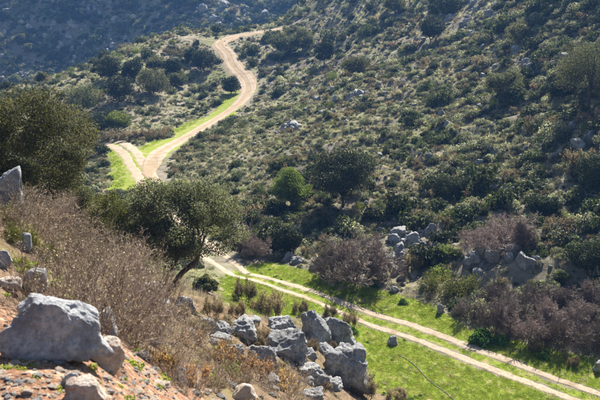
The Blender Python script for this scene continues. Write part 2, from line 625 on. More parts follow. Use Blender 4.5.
# ------------------------------------------------------------------ mesh builders
def make_mesh(name, V, F, mat, tint=None, smooth_shade=False):
    """V (n,3); F (m,k) all faces with k corners, or a list of such arrays"""
    Fs = F if isinstance(F, list) else [F]
    me = bpy.data.meshes.new(name)
    me.vertices.add(len(V))
    me.vertices.foreach_set('co', np.asarray(V, np.float32).ravel())
    loops = np.concatenate([f.ravel() for f in Fs])
    sizes = np.concatenate([np.full(len(f), f.shape[1]) for f in Fs])
    starts = np.concatenate([[0], np.cumsum(sizes)[:-1]])
    me.loops.add(len(loops))
    me.loops.foreach_set('vertex_index', loops.astype(np.int32))
    me.polygons.add(len(sizes))
    me.polygons.foreach_set('loop_start', starts.astype(np.int32))
    if smooth_shade:
        me.polygons.foreach_set('use_smooth', np.ones(len(sizes), bool))
    me.materials.append(mat)
    if tint is not None:
        at = me.attributes.new('tint', 'FLOAT', 'POINT')
        at.data.foreach_set('value', np.asarray(tint, np.float32))
    me.update(calc_edges=True)
    me.validate()
    return me


class Geo:
    """collects pieces that belong to one part"""

    def __init__(s):
        s.V, s.Q, s.T, s.t, s.n = [], [], [], [], 0

    def add(s, V, Q=None, T=None, tint=0.5):
        if Q is not None and len(Q):
            s.Q.append(np.asarray(Q) + s.n)
        if T is not None and len(T):
            s.T.append(np.asarray(T) + s.n)
        s.V.append(np.asarray(V))
        s.t.append(np.broadcast_to(np.asarray(tint, float), (len(V),)))
        s.n += len(V)

    def mesh(s, name, mat, smooth_shade=False):
        F = []
        if s.Q:
            F.append(np.concatenate(s.Q))
        if s.T:
            F.append(np.concatenate(s.T))
        return make_mesh(name, np.concatenate(s.V), F, mat, np.concatenate(s.t), smooth_shade)


def unit(v):
    return v / np.maximum(np.linalg.norm(v, axis=-1, keepdims=True), 1e-9)


def rand_dir(g, n):
    return unit(g.normal(size=(n, 3)))


def leaves(g, geo, C, normal, size, aspect=0.5, tint=0.5, fold=0.15):
    """one small diamond-shaped leaf at each of the points C"""
    n = len(C)
    nn = unit(normal)
    t = unit(np.cross(nn, rand_dir(g, n)))
    b = np.cross(nn, t)
    s = np.asarray(size)
    s = s[:, None] if s.ndim else np.full((n, 1), float(s))
    V = np.stack([C - t * s * 0.5, C - b * s * aspect * 0.5 + nn * s * fold, C + t * s * 0.5, C + b * s * aspect * 0.5 + nn * s * fold], 1).reshape(-1, 3)
    geo.add(V, np.arange(4 * n).reshape(n, 4), tint=np.repeat(np.broadcast_to(np.asarray(tint, float), (n,)), 4))


def tube(geo, P, R, sides=7, tint=0.5, cap=False):
    P = np.asarray(P, float)
    R = np.broadcast_to(np.asarray(R, float), (len(P),))
    T = unit(np.gradient(P, axis=0))
    ref = np.array([0.31, 0.87, 0.12]) if abs(T[0][2]) > 0.6 else np.array([0.1, 0.05, 1.0])
    A = unit(np.cross(T, ref))
    B = np.cross(T, A)
    an = np.arange(sides) * 2 * math.pi / sides
    V = P[:, None] + R[:, None, None] * (np.cos(an)[None, :, None] * A[:, None] + np.sin(an)[None, :, None] * B[:, None])
    V = V.reshape(-1, 3)
    i, j = np.meshgrid(np.arange(len(P) - 1), np.arange(sides), indexing='ij')
    k = (j + 1) % sides
    Q = np.stack([i * sides + j, i * sides + k, (i + 1) * sides + k, (i + 1) * sides + j], -1).reshape(-1, 4)
    T = None
    if cap:
        V = np.vstack([V, P[:1], P[-1:]])
        a = np.arange(sides)
        b = (a + 1) % sides
        m = (len(P) - 1) * sides
        T = np.vstack([np.stack([b, a, np.full(sides, len(V) - 2)], 1), np.stack([m + a, m + b, np.full(sides, len(V) - 1)], 1)])
    geo.add(V, Q, T, tint)


def sticks(geo, A, B, ra, rb, tint):
    """thin three-sided twigs from A to B"""
    n = len(A)
    T = unit(B - A)
    ref = np.where(np.abs(T[:, 2:3]) > 0.8, [[1.0, 0.2, 0]], [[0, 0.1, 1.0]])
    X = unit(np.cross(T, ref))
    Y = np.cross(T, X)
    V = np.empty((n, 6, 3))
    for k in range(3):
        c, s = math.cos(k * 2.0944), math.sin(k * 2.0944)
        V[:, k] = A + (X * c + Y * s) * ra[:, None]
        V[:, k + 3] = B + (X * c + Y * s) * rb[:, None]
    base = np.arange(n)[:, None] * 6
    Q = np.concatenate([base + np.array([[k, (k + 1) % 3, 3 + (k + 1) % 3, 3 + k]]) for k in range(3)], 0)
    geo.add(V.reshape(-1, 3), Q, tint=np.repeat(np.broadcast_to(np.asarray(tint, float), (n,)), 6))


def grow(g, stems, H, spread, kids=(7, 7, 4), segs=(6, 4, 3, 2), r0=0.02, base_r=0.15, up=0.25, wob=0.18, shrink=0.5, arch=0.0):
    """twiggy growth: returns start, end, radii and level of every twig"""
    A, B, RA, RB, LV = [], [], [], [], []
    an = g.uniform(0, 2 * math.pi, stems)
    P = np.stack([np.cos(an), np.sin(an), np.zeros(stems)], 1) * (base_r * np.sqrt(g.uniform(0, 1, stems)))[:, None]
    el = spread * np.sqrt(g.uniform(0, 1, stems))
    an2 = an + g.normal(0, 0.5, stems)
    Dn = np.stack([np.cos(an2) * np.sin(el), np.sin(an2) * np.sin(el), np.cos(el)], 1)
    L = H * g.uniform(0.7, 1.1, stems)
    R = np.full(stems, r0)
    for lv in range(len(kids) + 1):
        ns = segs[lv]
        cur, d = P, Dn
        pts, dirs = [P], [Dn]
        for s in range(ns):
            d = unit(d + g.normal(0, wob, d.shape) + np.array([0, 0, up * 0.3 - arch * s / ns]))
            nx = cur + d * (L / ns)[:, None]
            f0, f1 = 1 - 0.6 * s / ns, 1 - 0.6 * (s + 1) / ns
            A.append(cur)
            B.append(nx)
            RA.append(R * f0)
            RB.append(R * f1)
            LV.append(np.full(len(P), lv))
            cur = nx
            pts.append(cur)
            dirs.append(d)
        if lv == len(kids):
            break
        pts, dirs = np.array(pts), np.array(dirs)
        k = kids[lv]
        idx = np.repeat(np.arange(len(P)), k)
        tt = g.uniform(0.22, 1.0, len(idx)) * ns
        i0 = np.minimum(tt.astype(int), ns - 1)
        f = (tt - i0)[:, None]
        newP = pts[i0, idx] * (1 - f) + pts[i0 + 1, idx] * f
        nd = unit(dirs[i0 + 1, idx] + rand_dir(g, len(idx)) * 0.85 + np.array([0, 0, up]))
        L = L[idx] * shrink * g.uniform(0.6, 1.2, len(idx)) * (1.15 - 0.45 * tt / ns)
        R = R[idx] * 0.55
        P, Dn = newP, nd
    cat = np.concatenate
    return cat(A), cat(B), cat(RA), cat(RB), cat(LV)


def obj(name, mesh, parent=None, loc=None, rot=None, scale=None):
    o = bpy.data.objects.new(name, mesh)
    sc.collection.objects.link(o)
    if parent is not None:
        o.parent = parent
    if loc is not None:
        o.location = loc
    if rot is not None:
        o.rotation_euler = rot
    if scale is not None:
        o.scale = scale
    return o


def tag(o, label, cat, group=None, kind=None):
    if label:
        o['label'] = label
    if cat:
        o['category'] = cat
    if group:
        o['group'] = group
    if kind:
        o['kind'] = kind
    return o


_ico = {}


def ico(sub):
    if sub not in _ico:
        import bmesh
        bm = bmesh.new()
        bmesh.ops.create_icosphere(bm, subdivisions=sub, radius=1)
        V = np.array([v.co[:] for v in bm.verts])
        F = np.array([[v.index for v in f.verts] for f in bm.faces])
        bm.free()
        _ico[sub] = (V, F)
    return _ico[sub]


def rock_mesh(name, seed, mat, sub=4, dims=(1, 1, 0.8), planes=13, rough=0.06, groove=0.05, fine=0.03, extra=None):
    """an angular weathered block: facets, then grooves and pits; sits on z = 0"""
    g = np.random.default_rng(seed)
    V, F = ico(sub)
    nrm = rand_dir(g, planes)
    nrm = np.vstack([nrm, unit(np.array([[g.normal() * 0.35, g.normal() * 0.35, 1.0]])), unit(np.array([[0.3, -1, 0.2], [-1, 0.2, 0.1], [1, 0.1, 0.15]]))])
    d = g.uniform(0.62, 0.95, len(nrm))
    if extra is not None:
        e = np.array(extra, float)
        nrm, d = np.vstack([nrm, unit(e[:, :3])]), np.concatenate([np.maximum(d, 0.85), e[:, 3]])
    dots = V @ nrm.T
    q = np.where(dots > 0.05, d[None] / np.maximum(dots, 0.05), 9.0)
    q = np.minimum(q, 1.25)
    r = -np.log(np.exp(-34 * q).sum(1)) / 34          # soft minimum keeps the edges worn
    P = V * np.maximum(r, 0.25)[:, None]
    o = seed * 3.7
    r = 1 + rough * fbm(P * 1.7 + o, 4, seed) * 2 + 0.4 * rough * ridge(P * 4.1 + o, 3, seed + 3) + groove * ridge(P * np.array([3.2, 3.2, 1.3]) + o, 3, seed + 9) + fine * fbm(P * 9 + o, 3, seed + 5, 0.65) - 0.06 * smooth(0.55, 0.85, ridge(P * np.array([1.6, 1.6, 2.2]) + o, 2, seed + 13))
    P = P * r[:, None] * np.array(dims) * 0.5
    low = np.clip(-V[:, 2], 0, 0.55)                     # no undercut: the foot stays as broad as the middle
    P[:, :2] *= (1 / np.sqrt(1 - low ** 2))[:, None]
    P *= np.array(dims) / (P.max(0) - P.min(0))
    P[:, 2] -= P[:, 2].min()
    return make_mesh(name, P, F, mat, None, False)


# ------------------------------------------------------------------ the ground sheet
th = np.concatenate([np.linspace(-180, -42, 70)[:-1], np.linspace(-42, -20, 60)[:-1], np.linspace(-20, 20, 470)[:-1], np.linspace(20, 42, 60)[:-1], np.linspace(42, 180, 70)])
lr = np.concatenate([[0.25, 0.6], np.geomspace(1.1, 45, 230)[:-1], np.geomspace(45, 215, 300)[:-1], np.geomspace(215, 285, 14)[:-1], np.geomspace(285, 400, 90)[:-1], np.geomspace(400, 480, 12)])
TH, LR = np.meshgrid(np.radians(th[:-1]), lr, indexing='ij')
gx, gy = (np.sin(TH) * LR).ravel(), (np.cos(TH) * LR).ravel()
gz = h(gx, gy)
gz = np.where(np.hypot(gx, gy) < 1.0, h(np.array([0.0]), np.array([1.1]))[0], gz)
na, nr = TH.shape
ii, jj = np.meshgrid(np.arange(na), np.arange(nr - 1), indexing='ij')
i2 = (ii + 1) % na
Q = np.stack([ii * nr + jj, ii * nr + jj + 1, i2 * nr + jj + 1, i2 * nr + jj], -1).reshape(-1, 4)
ground_mesh = make_mesh('ground', np.stack([gx, gy, gz], 1), Q, M['ground'], None, True)
rr = np.hypot(gx, gy)
gu, gv, _gd = to_px(np.stack([gx, gy, gz], 1))
redsoil = smooth(9.5, 5.5, rr + 1.2 * fbm(p2(gx, gy, 0.9), 3, 31)) * smooth(2.6, 1.2, gx + 0.5 * fbm(p2(gx, gy, 0.8), 2, 32))
bank = smooth(52, 44, rr) * smooth(5.0, 2.0, gx - 0.03 * gy)
msk = np.stack([lawn(gx, gy), redsoil, bank, np.ones_like(gx)], 1)
at = ground_mesh.attributes.new('mask', 'FLOAT_COLOR', 'POINT')
at.data.foreach_set('color', msk.astype(np.float32).ravel())
tag(obj('ground', ground_mesh), 'rough hillside and valley ground of dry earth and thin grass', 'ground', kind='structure')


def h(x, y):
    """height of the finished sheet"""
    x = np.atleast_1d(np.asarray(x, float))
    y = np.atleast_1d(np.asarray(y, float))
    td = np.degrees(np.arctan2(x, y))
    rr_ = np.clip(np.hypot(x, y), lr[0], lr[-1] - 1e-6)
    i = np.clip(np.searchsorted(th, td, side='right') - 1, 0, na - 1)
    j = np.clip(np.searchsorted(lr, rr_, side='right') - 1, 0, nr - 2)
    fa = (td - th[i]) / (th[i + 1] - th[i])
    fr = (rr_ - lr[j]) / (lr[j + 1] - lr[j])
    G = gz.reshape(na, nr)
    k = (i + 1) % na
    return (G[i, j] * (1 - fr) + G[i, j + 1] * fr) * (1 - fa) + (G[k, j] * (1 - fr) + G[k, j + 1] * fr) * fa


_marks = np.geomspace(2.2, 470, 1500)


def ribbon(name, L, offset, width, seed, mat, lift, parent=None, rag=1.0, taper=0.0):
    """a worn strip of bare earth that follows the ground, with ragged edges"""
    T = unit(np.gradient(L, axis=0))
    Nn = np.stack([-T[:, 1], T[:, 0]], 1)
    s = np.concatenate([[0], np.cumsum(np.linalg.norm(np.diff(L, axis=0), axis=1))])
    w = np.asarray(width(s) if callable(width) else np.full(len(L), width))
    if taper:
        w = w * (0.15 + 0.85 * smooth(0, taper, s)) * (0.15 + 0.85 * smooth(0, taper, s[-1] - s))
    ss = s
    s = s / (1.0 if rag > 0.5 else 3.5)
    wl = w / 2 * (1 + 0.35 * fbm(np.stack([s / 1.3, s * 0 + seed, s * 0], 1), 3, seed)) + 0.07 * rag * vnoise(np.stack([s / 0.35, s * 0, s * 0 + seed], 1), seed)
    wr = w / 2 * (1 + 0.35 * fbm(np.stack([s / 1.3, s * 0 + seed + 5, s * 0], 1), 3, seed + 3)) + 0.07 * rag * vnoise(np.stack([s / 0.35, s * 0 + 4, s * 0 + seed], 1), seed)
    cols = np.linspace(-1, 1, 9)
    C = L + Nn * offset
    P = np.stack([C + Nn * (np.where(c < 0, wl, wr) * c)[:, None] for c in cols], 1)
    X, Y = P[..., 0].ravel(), P[..., 1].ravel()
    edge = np.tile(np.abs(cols) > 0.99, len(L))
    zz = h(X, Y) + np.where(edge, -0.03, lift)
    m = len(cols)
    a, b = np.meshgrid(np.arange(len(L) - 1), np.arange(m - 1), indexing='ij')
    Qd = np.stack([a * m + b, (a + 1) * m + b, (a + 1) * m + b + 1, a * m + b + 1], -1).reshape(-1, 4)[:, ::-1]
    return obj(name, make_mesh(name, np.stack([X, Y, zz], 1), Qd, mat, None, True), parent)


track = obj('grassy_track', None)
tag(track, 'two pale wheel ruts crossing the bright grass', 'track', kind='structure')
ribbon('wheel_rut', near_mid, 0.70, lambda s: 0.64 + 0.6 * smooth(62, 75, s), 41, M['rut'], 0.03, track)
ribbon('wheel_rut', near_mid, -0.70, lambda s: 0.68 + 0.6 * smooth(62, 75, s), 47, M['rut'], 0.03, track)
road = obj('dirt_road', None)
tag(road, 'winding tan dirt road climbing the far valley', 'road', kind='structure')
ribbon('roadbed', far_mid, 0.0, lambda s: 2.1 + 1.3 * smooth(45, 65, s) - 0.9 * smooth(85, 110, s), 53, M['road'], 0.06, road, 0.0, 6.0)
ribbon('wheel_rut', far_mid[14:-4], 0.72, lambda s: 0.75 + 0.2 * np.sin(s / 7), 54, M['rut'], 0.085, road, 0.0, 4.0)
ribbon('wheel_rut', far_mid[14:-4], -0.72, lambda s: 0.7 + 0.2 * np.cos(s / 9), 56, M['rut'], 0.085, road, 0.0, 4.0)
ribbon('side_track', far_spur, 0.0, lambda s: 1.5 - 0.5 * smooth(0, 30, s), 59, M['road'], 0.045, road, 0.0, 7.0)

# ------------------------------------------------------------------ trees and large bushes
BUSY = []            # x, y, radius already taken


def crown_geo(g, W, Dp, Hh, n_clump, n_leaf, leaf, z0, clump=0.2, flat=0.5, hole=0.0):
    """leaves gathered in clumps through an uneven crown"""
    geo = Geo()
    d = rand_dir(g, n_clump)
    d[:, 2] = np.where(d[:, 2] < 0, d[:, 2] * flat, d[:, 2])
    rad = g.uniform(0.35, 1.0, n_clump) ** 0.55
    lob = 1 + 0.45 * fbm(d * 1.9 + g.uniform(0, 50), 3, int(g.integers(1000)))
    C = d * (rad * lob)[:, None] * np.array([W / 2, Dp / 2, Hh / 2]) * 0.86
    C[:, 2] += z0 + Hh * 0.5 * (0.92 if flat > 0.7 else 0.8)
    sz = clump * min(W, Hh * 1.3) * g.uniform(0.55, 1.25, n_clump)
    k = g.choice(n_clump, n_leaf, p=sz ** 2 / (sz ** 2).sum())
    o = rand_dir(g, n_leaf)
    rr_ = sz[k] * g.uniform(0.25, 1.0, n_leaf) ** 0.5
    P = C[k] + o * rr_[:, None] * np.array([1, 1, 0.75])
    ctone = g.uniform(-0.25, 0.25, n_clump)
    tint = np.clip(0.48 + ctone[k] + g.normal(0, 0.12, n_leaf), 0, 1)
    leaves(g, geo, P, o + 0.9 * rand_dir(g, n_leaf), leaf * g.uniform(0.6, 1.3, n_leaf), 0.55, tint)
    return geo, C, sz


def limb(geo, a, b, ra, rb, g, n=6, bend=0.12, sides=6):
    t = np.linspace(0, 1, n)[:, None]
    L = np.linalg.norm(np.asarray(b) - a)
    off = rand_dir(g, 1)[0] * L * bend
    P = np.asarray(a) * (1 - t) + np.asarray(b) * t + off * np.sin(t * math.pi) + g.normal(0, L * 0.012, (n, 3)) * (t * (1 - t) * 4)
    tube(geo, P, ra + (rb - ra) * t[:, 0], sides, 0.5)
    return P


def tree(name, label, base, W, Hh, seed, leafmat, trunk_h, lean=(0, 0), n_leaf=6000, leaf=0.12, n_clump=60, stems=1, group=None, depth=None, clump=0.2, flat=0.5, tr=None, off=(0, 0)):
    g = np.random.default_rng(seed)
    root = obj(name, None, None, base)
    root.empty_display_size = 0.3
    tag(root, label, 'tree', group)
    geo, C, sz = crown_geo(g, W, depth or W * 0.95, Hh - trunk_h, n_clump, n_leaf, leaf, trunk_h, clump, flat)
    shift = np.array([off[0], off[1], 0])
    geo.V = [v + shift for v in geo.V]
    C = C + shift
    obj('crown', geo.mesh('crown', M[leafmat]), root)
    r = tr or 0.035 * W
    for s in range(stems):
        tg = Geo()
        foot = np.array([g.uniform(-1, 1) * 0.16 * r * stems, g.uniform(-1, 1) * 0.1 * stems * r, -0.25])
        if stems > 1:
            foot = foot + np.array([0.5 * (s - 0.5 * (stems - 1)) * r * 2, 0, 0])
        fork = np.array([lean[0] * (0.25 + 0.75 * (s + 1) / stems) + (s - 0.5 * (stems - 1)) * 0.25 * W * 0.3, lean[1], trunk_h * 1.05])
        limb(tg, foot, fork, r * g.uniform(0.8, 1.05) * (1 if s == stems - 1 else 0.6), r * 0.6 * (1 if s == stems - 1 else 0.6), g, 8, 0.10, 8)
        near_c = np.argsort(np.linalg.norm(C - fork - np.array([0, 0, 0.3 * Hh]), axis=1))
        boughs = []
        for k in near_c[: 12 if stems == 1 else 9]:
            lg = tg if stems == 1 else Geo()
            mid = fork + (C[k] - fork) * 0.45 + np.array([0, 0, 0.06 * Hh])
            limb(lg, fork - np.array([0, 0, 0.02]), mid, r * 0.45, r * 0.28, g, 5, 0.1, 5)
            limb(lg, mid, C[k], r * 0.28, r * 0.08, g, 4, 0.1, 4)
            boughs.append(lg)
        to = obj('trunk', tg.mesh('trunk', M['bark'], True), root)
        if stems > 1:
            for lg in boughs:
                obj('limb', lg.mesh('limb', M['bark'], True), to)
    BUSY.append((base[0], base[1], (0.18 if trunk_h > 0.15 * Hh else 0.38) * W))
    return root


def scale_to(base, w_px):
    return w_px * px_size(base)


# the leaning two-stemmed tree beside the track
b = hit(163, 295, 34)
s = px_size(b)
tree('evergreen_oak', 'wide leaning evergreen oak with two bare trunks beside the near track', b, 124 * s, 122 * s, 101, 'oak_grey', 30 * s, lean=(30 * s, 0.3), n_leaf=52000, leaf=0.078, n_clump=130,
     stems=2, clump=0.105, tr=4.0 * s, off=(20 * s, 0.2), flat=0.8)

# big dark mass at the left edge and its neighbours below the bank
for (u, D, w, hh, seed, mat, lab, nl, off) in [
    (42, 27, 130, 154, 102, 'olive', 'massive dark evergreen tree at the left edge behind the dry stems', 60000, 0),
    (106, 33, 50, 78, 104, 'yellowgreen', 'yellowish green bushy tree between the big dark tree and the leaning oak', 15000, 0),
    (70, 30, 58, 66, 103, 'olive', 'dark low tree tucked against the right foot of the massive tree', 14000, 0),
    (133, 37, 52, 76, 105, 'oak', 'dark evergreen tree pressed against the left side of the leaning oak', 20000, 0)
    ]:
    b = spot(u, D)
    s = px_size(b)
    tree('evergreen_tree', lab, b, w * s, hh * s, seed, mat, 12 * s, n_leaf=nl, leaf=0.06, n_clump=150, clump=0.12, flat=0.9, tr=3.5 * s)

# single trees on the slopes: foot pixel, crown width, height
HILL = [
    (343, 207, 62, 66, 111, 'oak', 10, 'lone round dark oak standing mid slope above the bare mauve bushes', 20000),
    (290, 206, 38, 42, 112, 'fresh', 4, 'bright green rounded tree left of the lone dark oak', 9000),
    (503, 104, 38, 38, 113, 'olive', 12, 'small umbrella-shaped tree on a thin trunk, right slope', 9000),
    (589, 106, 70, 72, 114, 'olive', 15, 'tall trunked tree at the right edge of the upper slope', 14000),
    (520, 41, 25, 21, 115, 'olive', 2, 'pale rounded bushy tree high on the right slope', 4000),
    (431, 41, 26, 27, 116, 'oak', 6, 'dark leaning tree near the top of the right slope', 4500),
    (446, 17, 26, 24, 117, 'oak', 4, 'dark tree just above the leaning one at the top', 4000),
    (441, 8, 26, 24, 118, 'oak', 4, 'dark tree cut by the top edge of the picture', 4000),
    (325, 64, 20, 27, 119, 'oak', 5, 'round dark tree casting a long shadow right of the far road', 4500),
    (302, 50, 30, 22, 120, 'olive', 3, 'broad dark tree left of the round shadow-casting tree', 4500),
    (282, 52, 28, 20, 121, 'olive', 3, 'low dark tree nearest the far road on its right', 4000),
    (296, 40, 26, 16, 122, 'olive', 2, 'low olive tree behind the broad dark one', 3500),
    (230, 94, 20, 18, 123, 'oak', 3, 'small dark tree on the left verge of the far road bend', 4000),
    (205, 70, 26, 22, 124, 'oak', 3, 'dark round tree left of the pale upper road', 4000),
    (192, 62, 18, 14, 125, 'oak', 2, 'small dark tree behind the dark round one by the upper road', 3000),
    (109, 79, 28, 23, 126, 'oak', 3, 'leftmost round tree of the back row in the far grove', 4000),
    (132, 77, 21, 18, 127, 'oak', 2, 'second round tree of the back row in the far grove', 3500),
    (155, 71, 21, 15, 128, 'olive', 2, 'third tree of the back row in the far grove', 3500),
    (173, 74, 19, 18, 129, 'oak', 2, 'rightmost tree of the back row in the far grove', 3500),
    (120, 101, 30, 28, 130, 'oak', 4, 'large round tree at the front left of the far grove', 5000),
    (153, 94, 31, 27, 131, 'olive', 3, 'large round tree at the front right of the far grove', 5000),
    (178, 86, 20, 15, 132, 'olive', 2, 'low tree at the right end of the far grove', 3000),
    (83, 112, 36, 30, 133, 'olive', 3, 'wide hazy tree left of the far grove', 5000),
    (97, 133, 24, 21, 134, 'oak', 3, 'dark bushy tree just right of the massive left tree', 4500),
    (117, 131, 24, 20, 135, 'fresh', 3, 'green bushy tree above the green strip by the forked track', 4500),
    (71, 14, 20, 13, 136, 'oak', 2, 'dark tree at the top left of the far slope', 3000),
    (81, 22, 18, 13, 137, 'oak', 2, 'dark tree slightly below the top left one', 3000),
    (62, 23, 12, 10, 138, 'yellowgreen', 1, 'small pale tree beside the top left pair', 2000),
    (2, 22, 14, 14, 139, 'oak', 2, 'dark tree at the far left edge of the hazy slope', 2500),
    (21, 44, 12, 11, 140, 'yellowgreen', 1, 'small yellowish tree on the hazy left slope', 2000),
    (29, 52, 11, 9, 141, 'yellowgreen', 1, 'smaller yellowish tree below the first on the hazy slope', 2000),
    (14, 86, 15, 12, 142, 'yellowgreen', 1, 'pale tree on the slope above the massive left tree', 2200),
    (41, 82, 10, 11, 143, 'yellowgreen', 1, 'slim pale tree right of the pale slope tree', 2000),
    (356, 76, 26, 20, 145, 'olive', 2, 'grey green tree below the round shadow-casting tree', 4000),
    (448, 198, 32, 26, 144, 'oak', 3, 'dark broad bushy tree in the middle of the right slope', 6000),
    (286, 250, 38, 26, 146, 'oak', 2, 'dark bushy tree left of the bare mauve bush, at the slope foot', 7000),
    (395, 12, 24, 18, 147, 'olive', 2, 'grey green tree on the skyline side of the upper slope', 3500),
    (560, 98, 26, 18, 148, 'oak', 2, 'low dark tree left of the tall trunked tree', 4500),
    (596, 190, 36, 38, 149, 'oak', 4, 'dark tree at the right edge above the ledge', 7000),
    (545, 215, 30, 22, 150, 'oak', 2, 'dark bushy tree right of the bare bush on the ledge', 6000),
    (585, 270, 44, 34, 151, 'oak', 3, 'dark bushy tree behind the right end of the bare row', 8000),
    (205, 292, 26, 16, 152, 'olive', 2, 'low grey green bushy tree under the leaning oak crown', 5000),
]
for (u, v, w, hh, seed, mat, trunk, lab, nl) in HILL:
    b = hit(u, v, 40)
    s = px_size(b)
    tree('slope_tree', lab, b, 1.06 * w * s, hh * s, seed, mat, (trunk if trunk > 9 else 0.5 * trunk) * s, n_leaf=int(1.4 * nl), leaf=max(0.12, 1.35 * s), n_clump=60, clump=0.18, flat=0.95 if trunk < 6 else 0.7,
         lean=((seed * 37 % 11 - 5) * 0.5 * s, 0), group='trees scattered over the slopes', tr=max(0.05, 0.03 * w * s))
    if u < 240:
        BUSY.append((b[0], b[1] - 0.4 * w * s, 0.6 * w * s))

# ------------------------------------------------------------------ bare twiggy bushes
TWIG = []
for k in range(5):
    g = np.random.default_rng(300 + k)
    A, B, ra, rb, lv = grow(g, 15, 0.66, 1.10, kids=(9, 8, 6), segs=(6, 4, 3, 2), r0=0.012, base_r=0.09, up=0.10, wob=0.17, shrink=0.56)
    A, B = A.copy(), B.copy()
    geo = Geo()
    fine = lv >= 2
    sticks(geo, A[fine], B[fine], np.maximum(ra[fine], 0.0021), np.maximum(rb[fine], 0.0016), np.clip(g.normal(0.55, 0.2, fine.sum()), 0, 1))
    st = Geo()
    sticks(st, A[~fine], B[~fine], ra[~fine], rb[~fine], np.clip(g.normal(0.35, 0.15, (~fine).sum()), 0, 1))
    TWIG.append((geo.mesh('twigs', M['twig']), st.mesh('stems', M['twig'])))


def bare_bush(label, base, W, Hh, k, group, name='bare_bush'):
    root = obj(name, None, None, (base[0], base[1], base[2] - 0.05), (0.16 * math.sin(k * 2.3), 0.16 * math.cos(k * 3.1), k * 1.7), (W * (0.68 + 0.1 * math.sin(k * 5.1)), W * (0.68 + 0.1 * math.cos(k * 4.3)), Hh * (0.92 + 0.14 * math.sin(k * 2.9))))
    tag(root, label, 'bush', group)
    obj('twigs', TWIG[k % 5][0], root)
    obj('stems', TWIG[k % 5][1], root)
    BUSY.append((base[0], base[1], 0.35 * W))


BARE = [(357, 281, 98, 70, 'large domed bare mauve bush beside the upper edge of the grass'),
        (330, 275, 52, 48, 'bare mauve bush overlapping the left side of the large domed one'),
        (388, 278, 48, 50, 'bare mauve bush overlapping the right side of the large domed one'),
        (500, 250, 76, 48, 'broad bare mauve bush on the ledge above the bare row'),
        (478, 246, 40, 34, 'bare bush at the left end of the ledge'),
        (523, 246, 36, 34, 'bare bush at the right end of the ledge'),
        (258, 258, 34, 44, 'slim bare mauve bush right of the leaning oak'),
        (246, 250, 28, 36, 'bare mauve bush half hidden by the leaning oak crown'),
        (468, 318, 44, 36, 'leftmost bare bush of the front row along the grass'),
        (496, 333, 50, 42, 'second bare bush of the front row along the grass'),
        (527, 341, 54, 46, 'third bare bush of the front row along the grass'),
        (560, 346, 54, 48, 'fourth bare bush of the front row along the grass'),
        (592, 352, 56, 48, 'fifth bare bush of the front row along the grass, at the frame edge'),
        (512, 318, 50, 38, 'leftmost bare bush of the middle row behind the grass edge'),
        (545, 324, 54, 42, 'second bare bush of the middle row behind the grass edge'),
        (578, 328, 54, 44, 'third bare bush of the middle row behind the grass edge'),
        (604, 330, 50, 44, 'bare bush of the middle row cut by the frame edge'),
        (500, 302, 46, 30, 'leftmost bare bush of the back row below the ledge'),
        (532, 306, 50, 34, 'second bare bush of the back row below the ledge'),
        (565, 308, 50, 36, 'third bare bush of the back row below the ledge'),
        (596, 308, 50, 38, 'bare bush of the back row at the frame edge')]
for k, (u, v, w, hh, lab) in enumerate(BARE):
    b = hit(u, v, 40)
    s = px_size(b)
    bare_bush(lab, b, w * s, hh * s, k, 'bare twiggy bushes')

# ------------------------------------------------------------------ leafy bushes of the valley edge
CUSH = {}


def cushion(seed, mat, n=900, leaf=0.10, tall=0.8, twiggy=False, lumps=12, aspect=0.5):
    g = np.random.default_rng(seed)
    geo = Geo()
    if twiggy:
        A, B, ra, rb, lv = grow(g, 16, 0.55, 0.95, kids=(5, 4), segs=(3, 3, 2), r0=0.012, base_r=0.3, up=0.4, wob=0.2, shrink=0.6)
        sticks(geo, A, B, np.maximum(ra, 0.006), np.maximum(rb, 0.005), np.clip(g.normal(0.35, 0.2, len(A)), 0, 1))
        ends = B[lv >= 1]
        k = g.integers(0, len(ends), n)
        P = ends[k] + g.normal(0, 0.05, (n, 3))
        nrm = rand_dir(g, n) + np.array([0, 0, 0.4])
        tint = np.clip(g.normal(0.5, 0.22, n), 0, 1)
    else:
        d = rand_dir(g, lumps)
        d[:, 2] = np.abs(d[:, 2])
        C = d * g.uniform(0.3, 0.66, lumps)[:, None] * np.array([1, 1, tall])
        sz = g.uniform(0.22, 0.42, lumps)
        k = g.integers(0, lumps, n)
        o = rand_dir(g, n)
        P = C[k] + o * (sz[k] * g.uniform(0.5, 1.0, n) ** 0.5)[:, None]
        P[:, 2] = np.abs(P[:, 2])
        nrm = o + 0.8 * rand_dir(g, n)
        tint = np.clip(0.5 + g.uniform(-0.22, 0.22, lumps)[k] + g.normal(0, 0.2, n), 0, 1)
    leaves(g, geo, P, nrm, leaf * g.uniform(0.6, 1.35, n), aspect, tint)
    return geo.mesh('cushion', M[mat])


CUSH['dark'] = [cushion(400 + k, 'scrub_dark', 950, 0.15, 0.9) for k in range(5)]
CUSH['grey'] = [cushion(410 + k, 'scrub_grey', 950, 0.125, 0.75) for k in range(5)]
CUSH['brown'] = [cushion(420 + k, 'scrub_brown', 900, 0.10, 0.7, True, aspect=0.35) for k in range(4)]
CUSH['green'] = [cushion(430 + k, 'fresh', 850, 0.11, 0.75) for k in range(3)]
CUSH['dense_grey'] = [cushion(440 + k, 'yellowgreen', 2600, 0.06, 0.9, lumps=22) for k in range(3)]
CUSH['dense_brown'] = [cushion(450 + k, 'scrub_brown', 5200, 0.05, 0.8, True, aspect=0.35) for k in range(3)]
M['bracken'] = leaf_mat('dead_bracken_frond', (0.12, 0.06, 0.03), (0.34, 0.19, 0.09), (0.58, 0.38, 0.20), 0.45, vary=0.25)
CUSH['bracken'] = [cushion(470 + k, 'bracken', 1500, 0.085, 0.7, True, aspect=0.4) for k in range(3)]
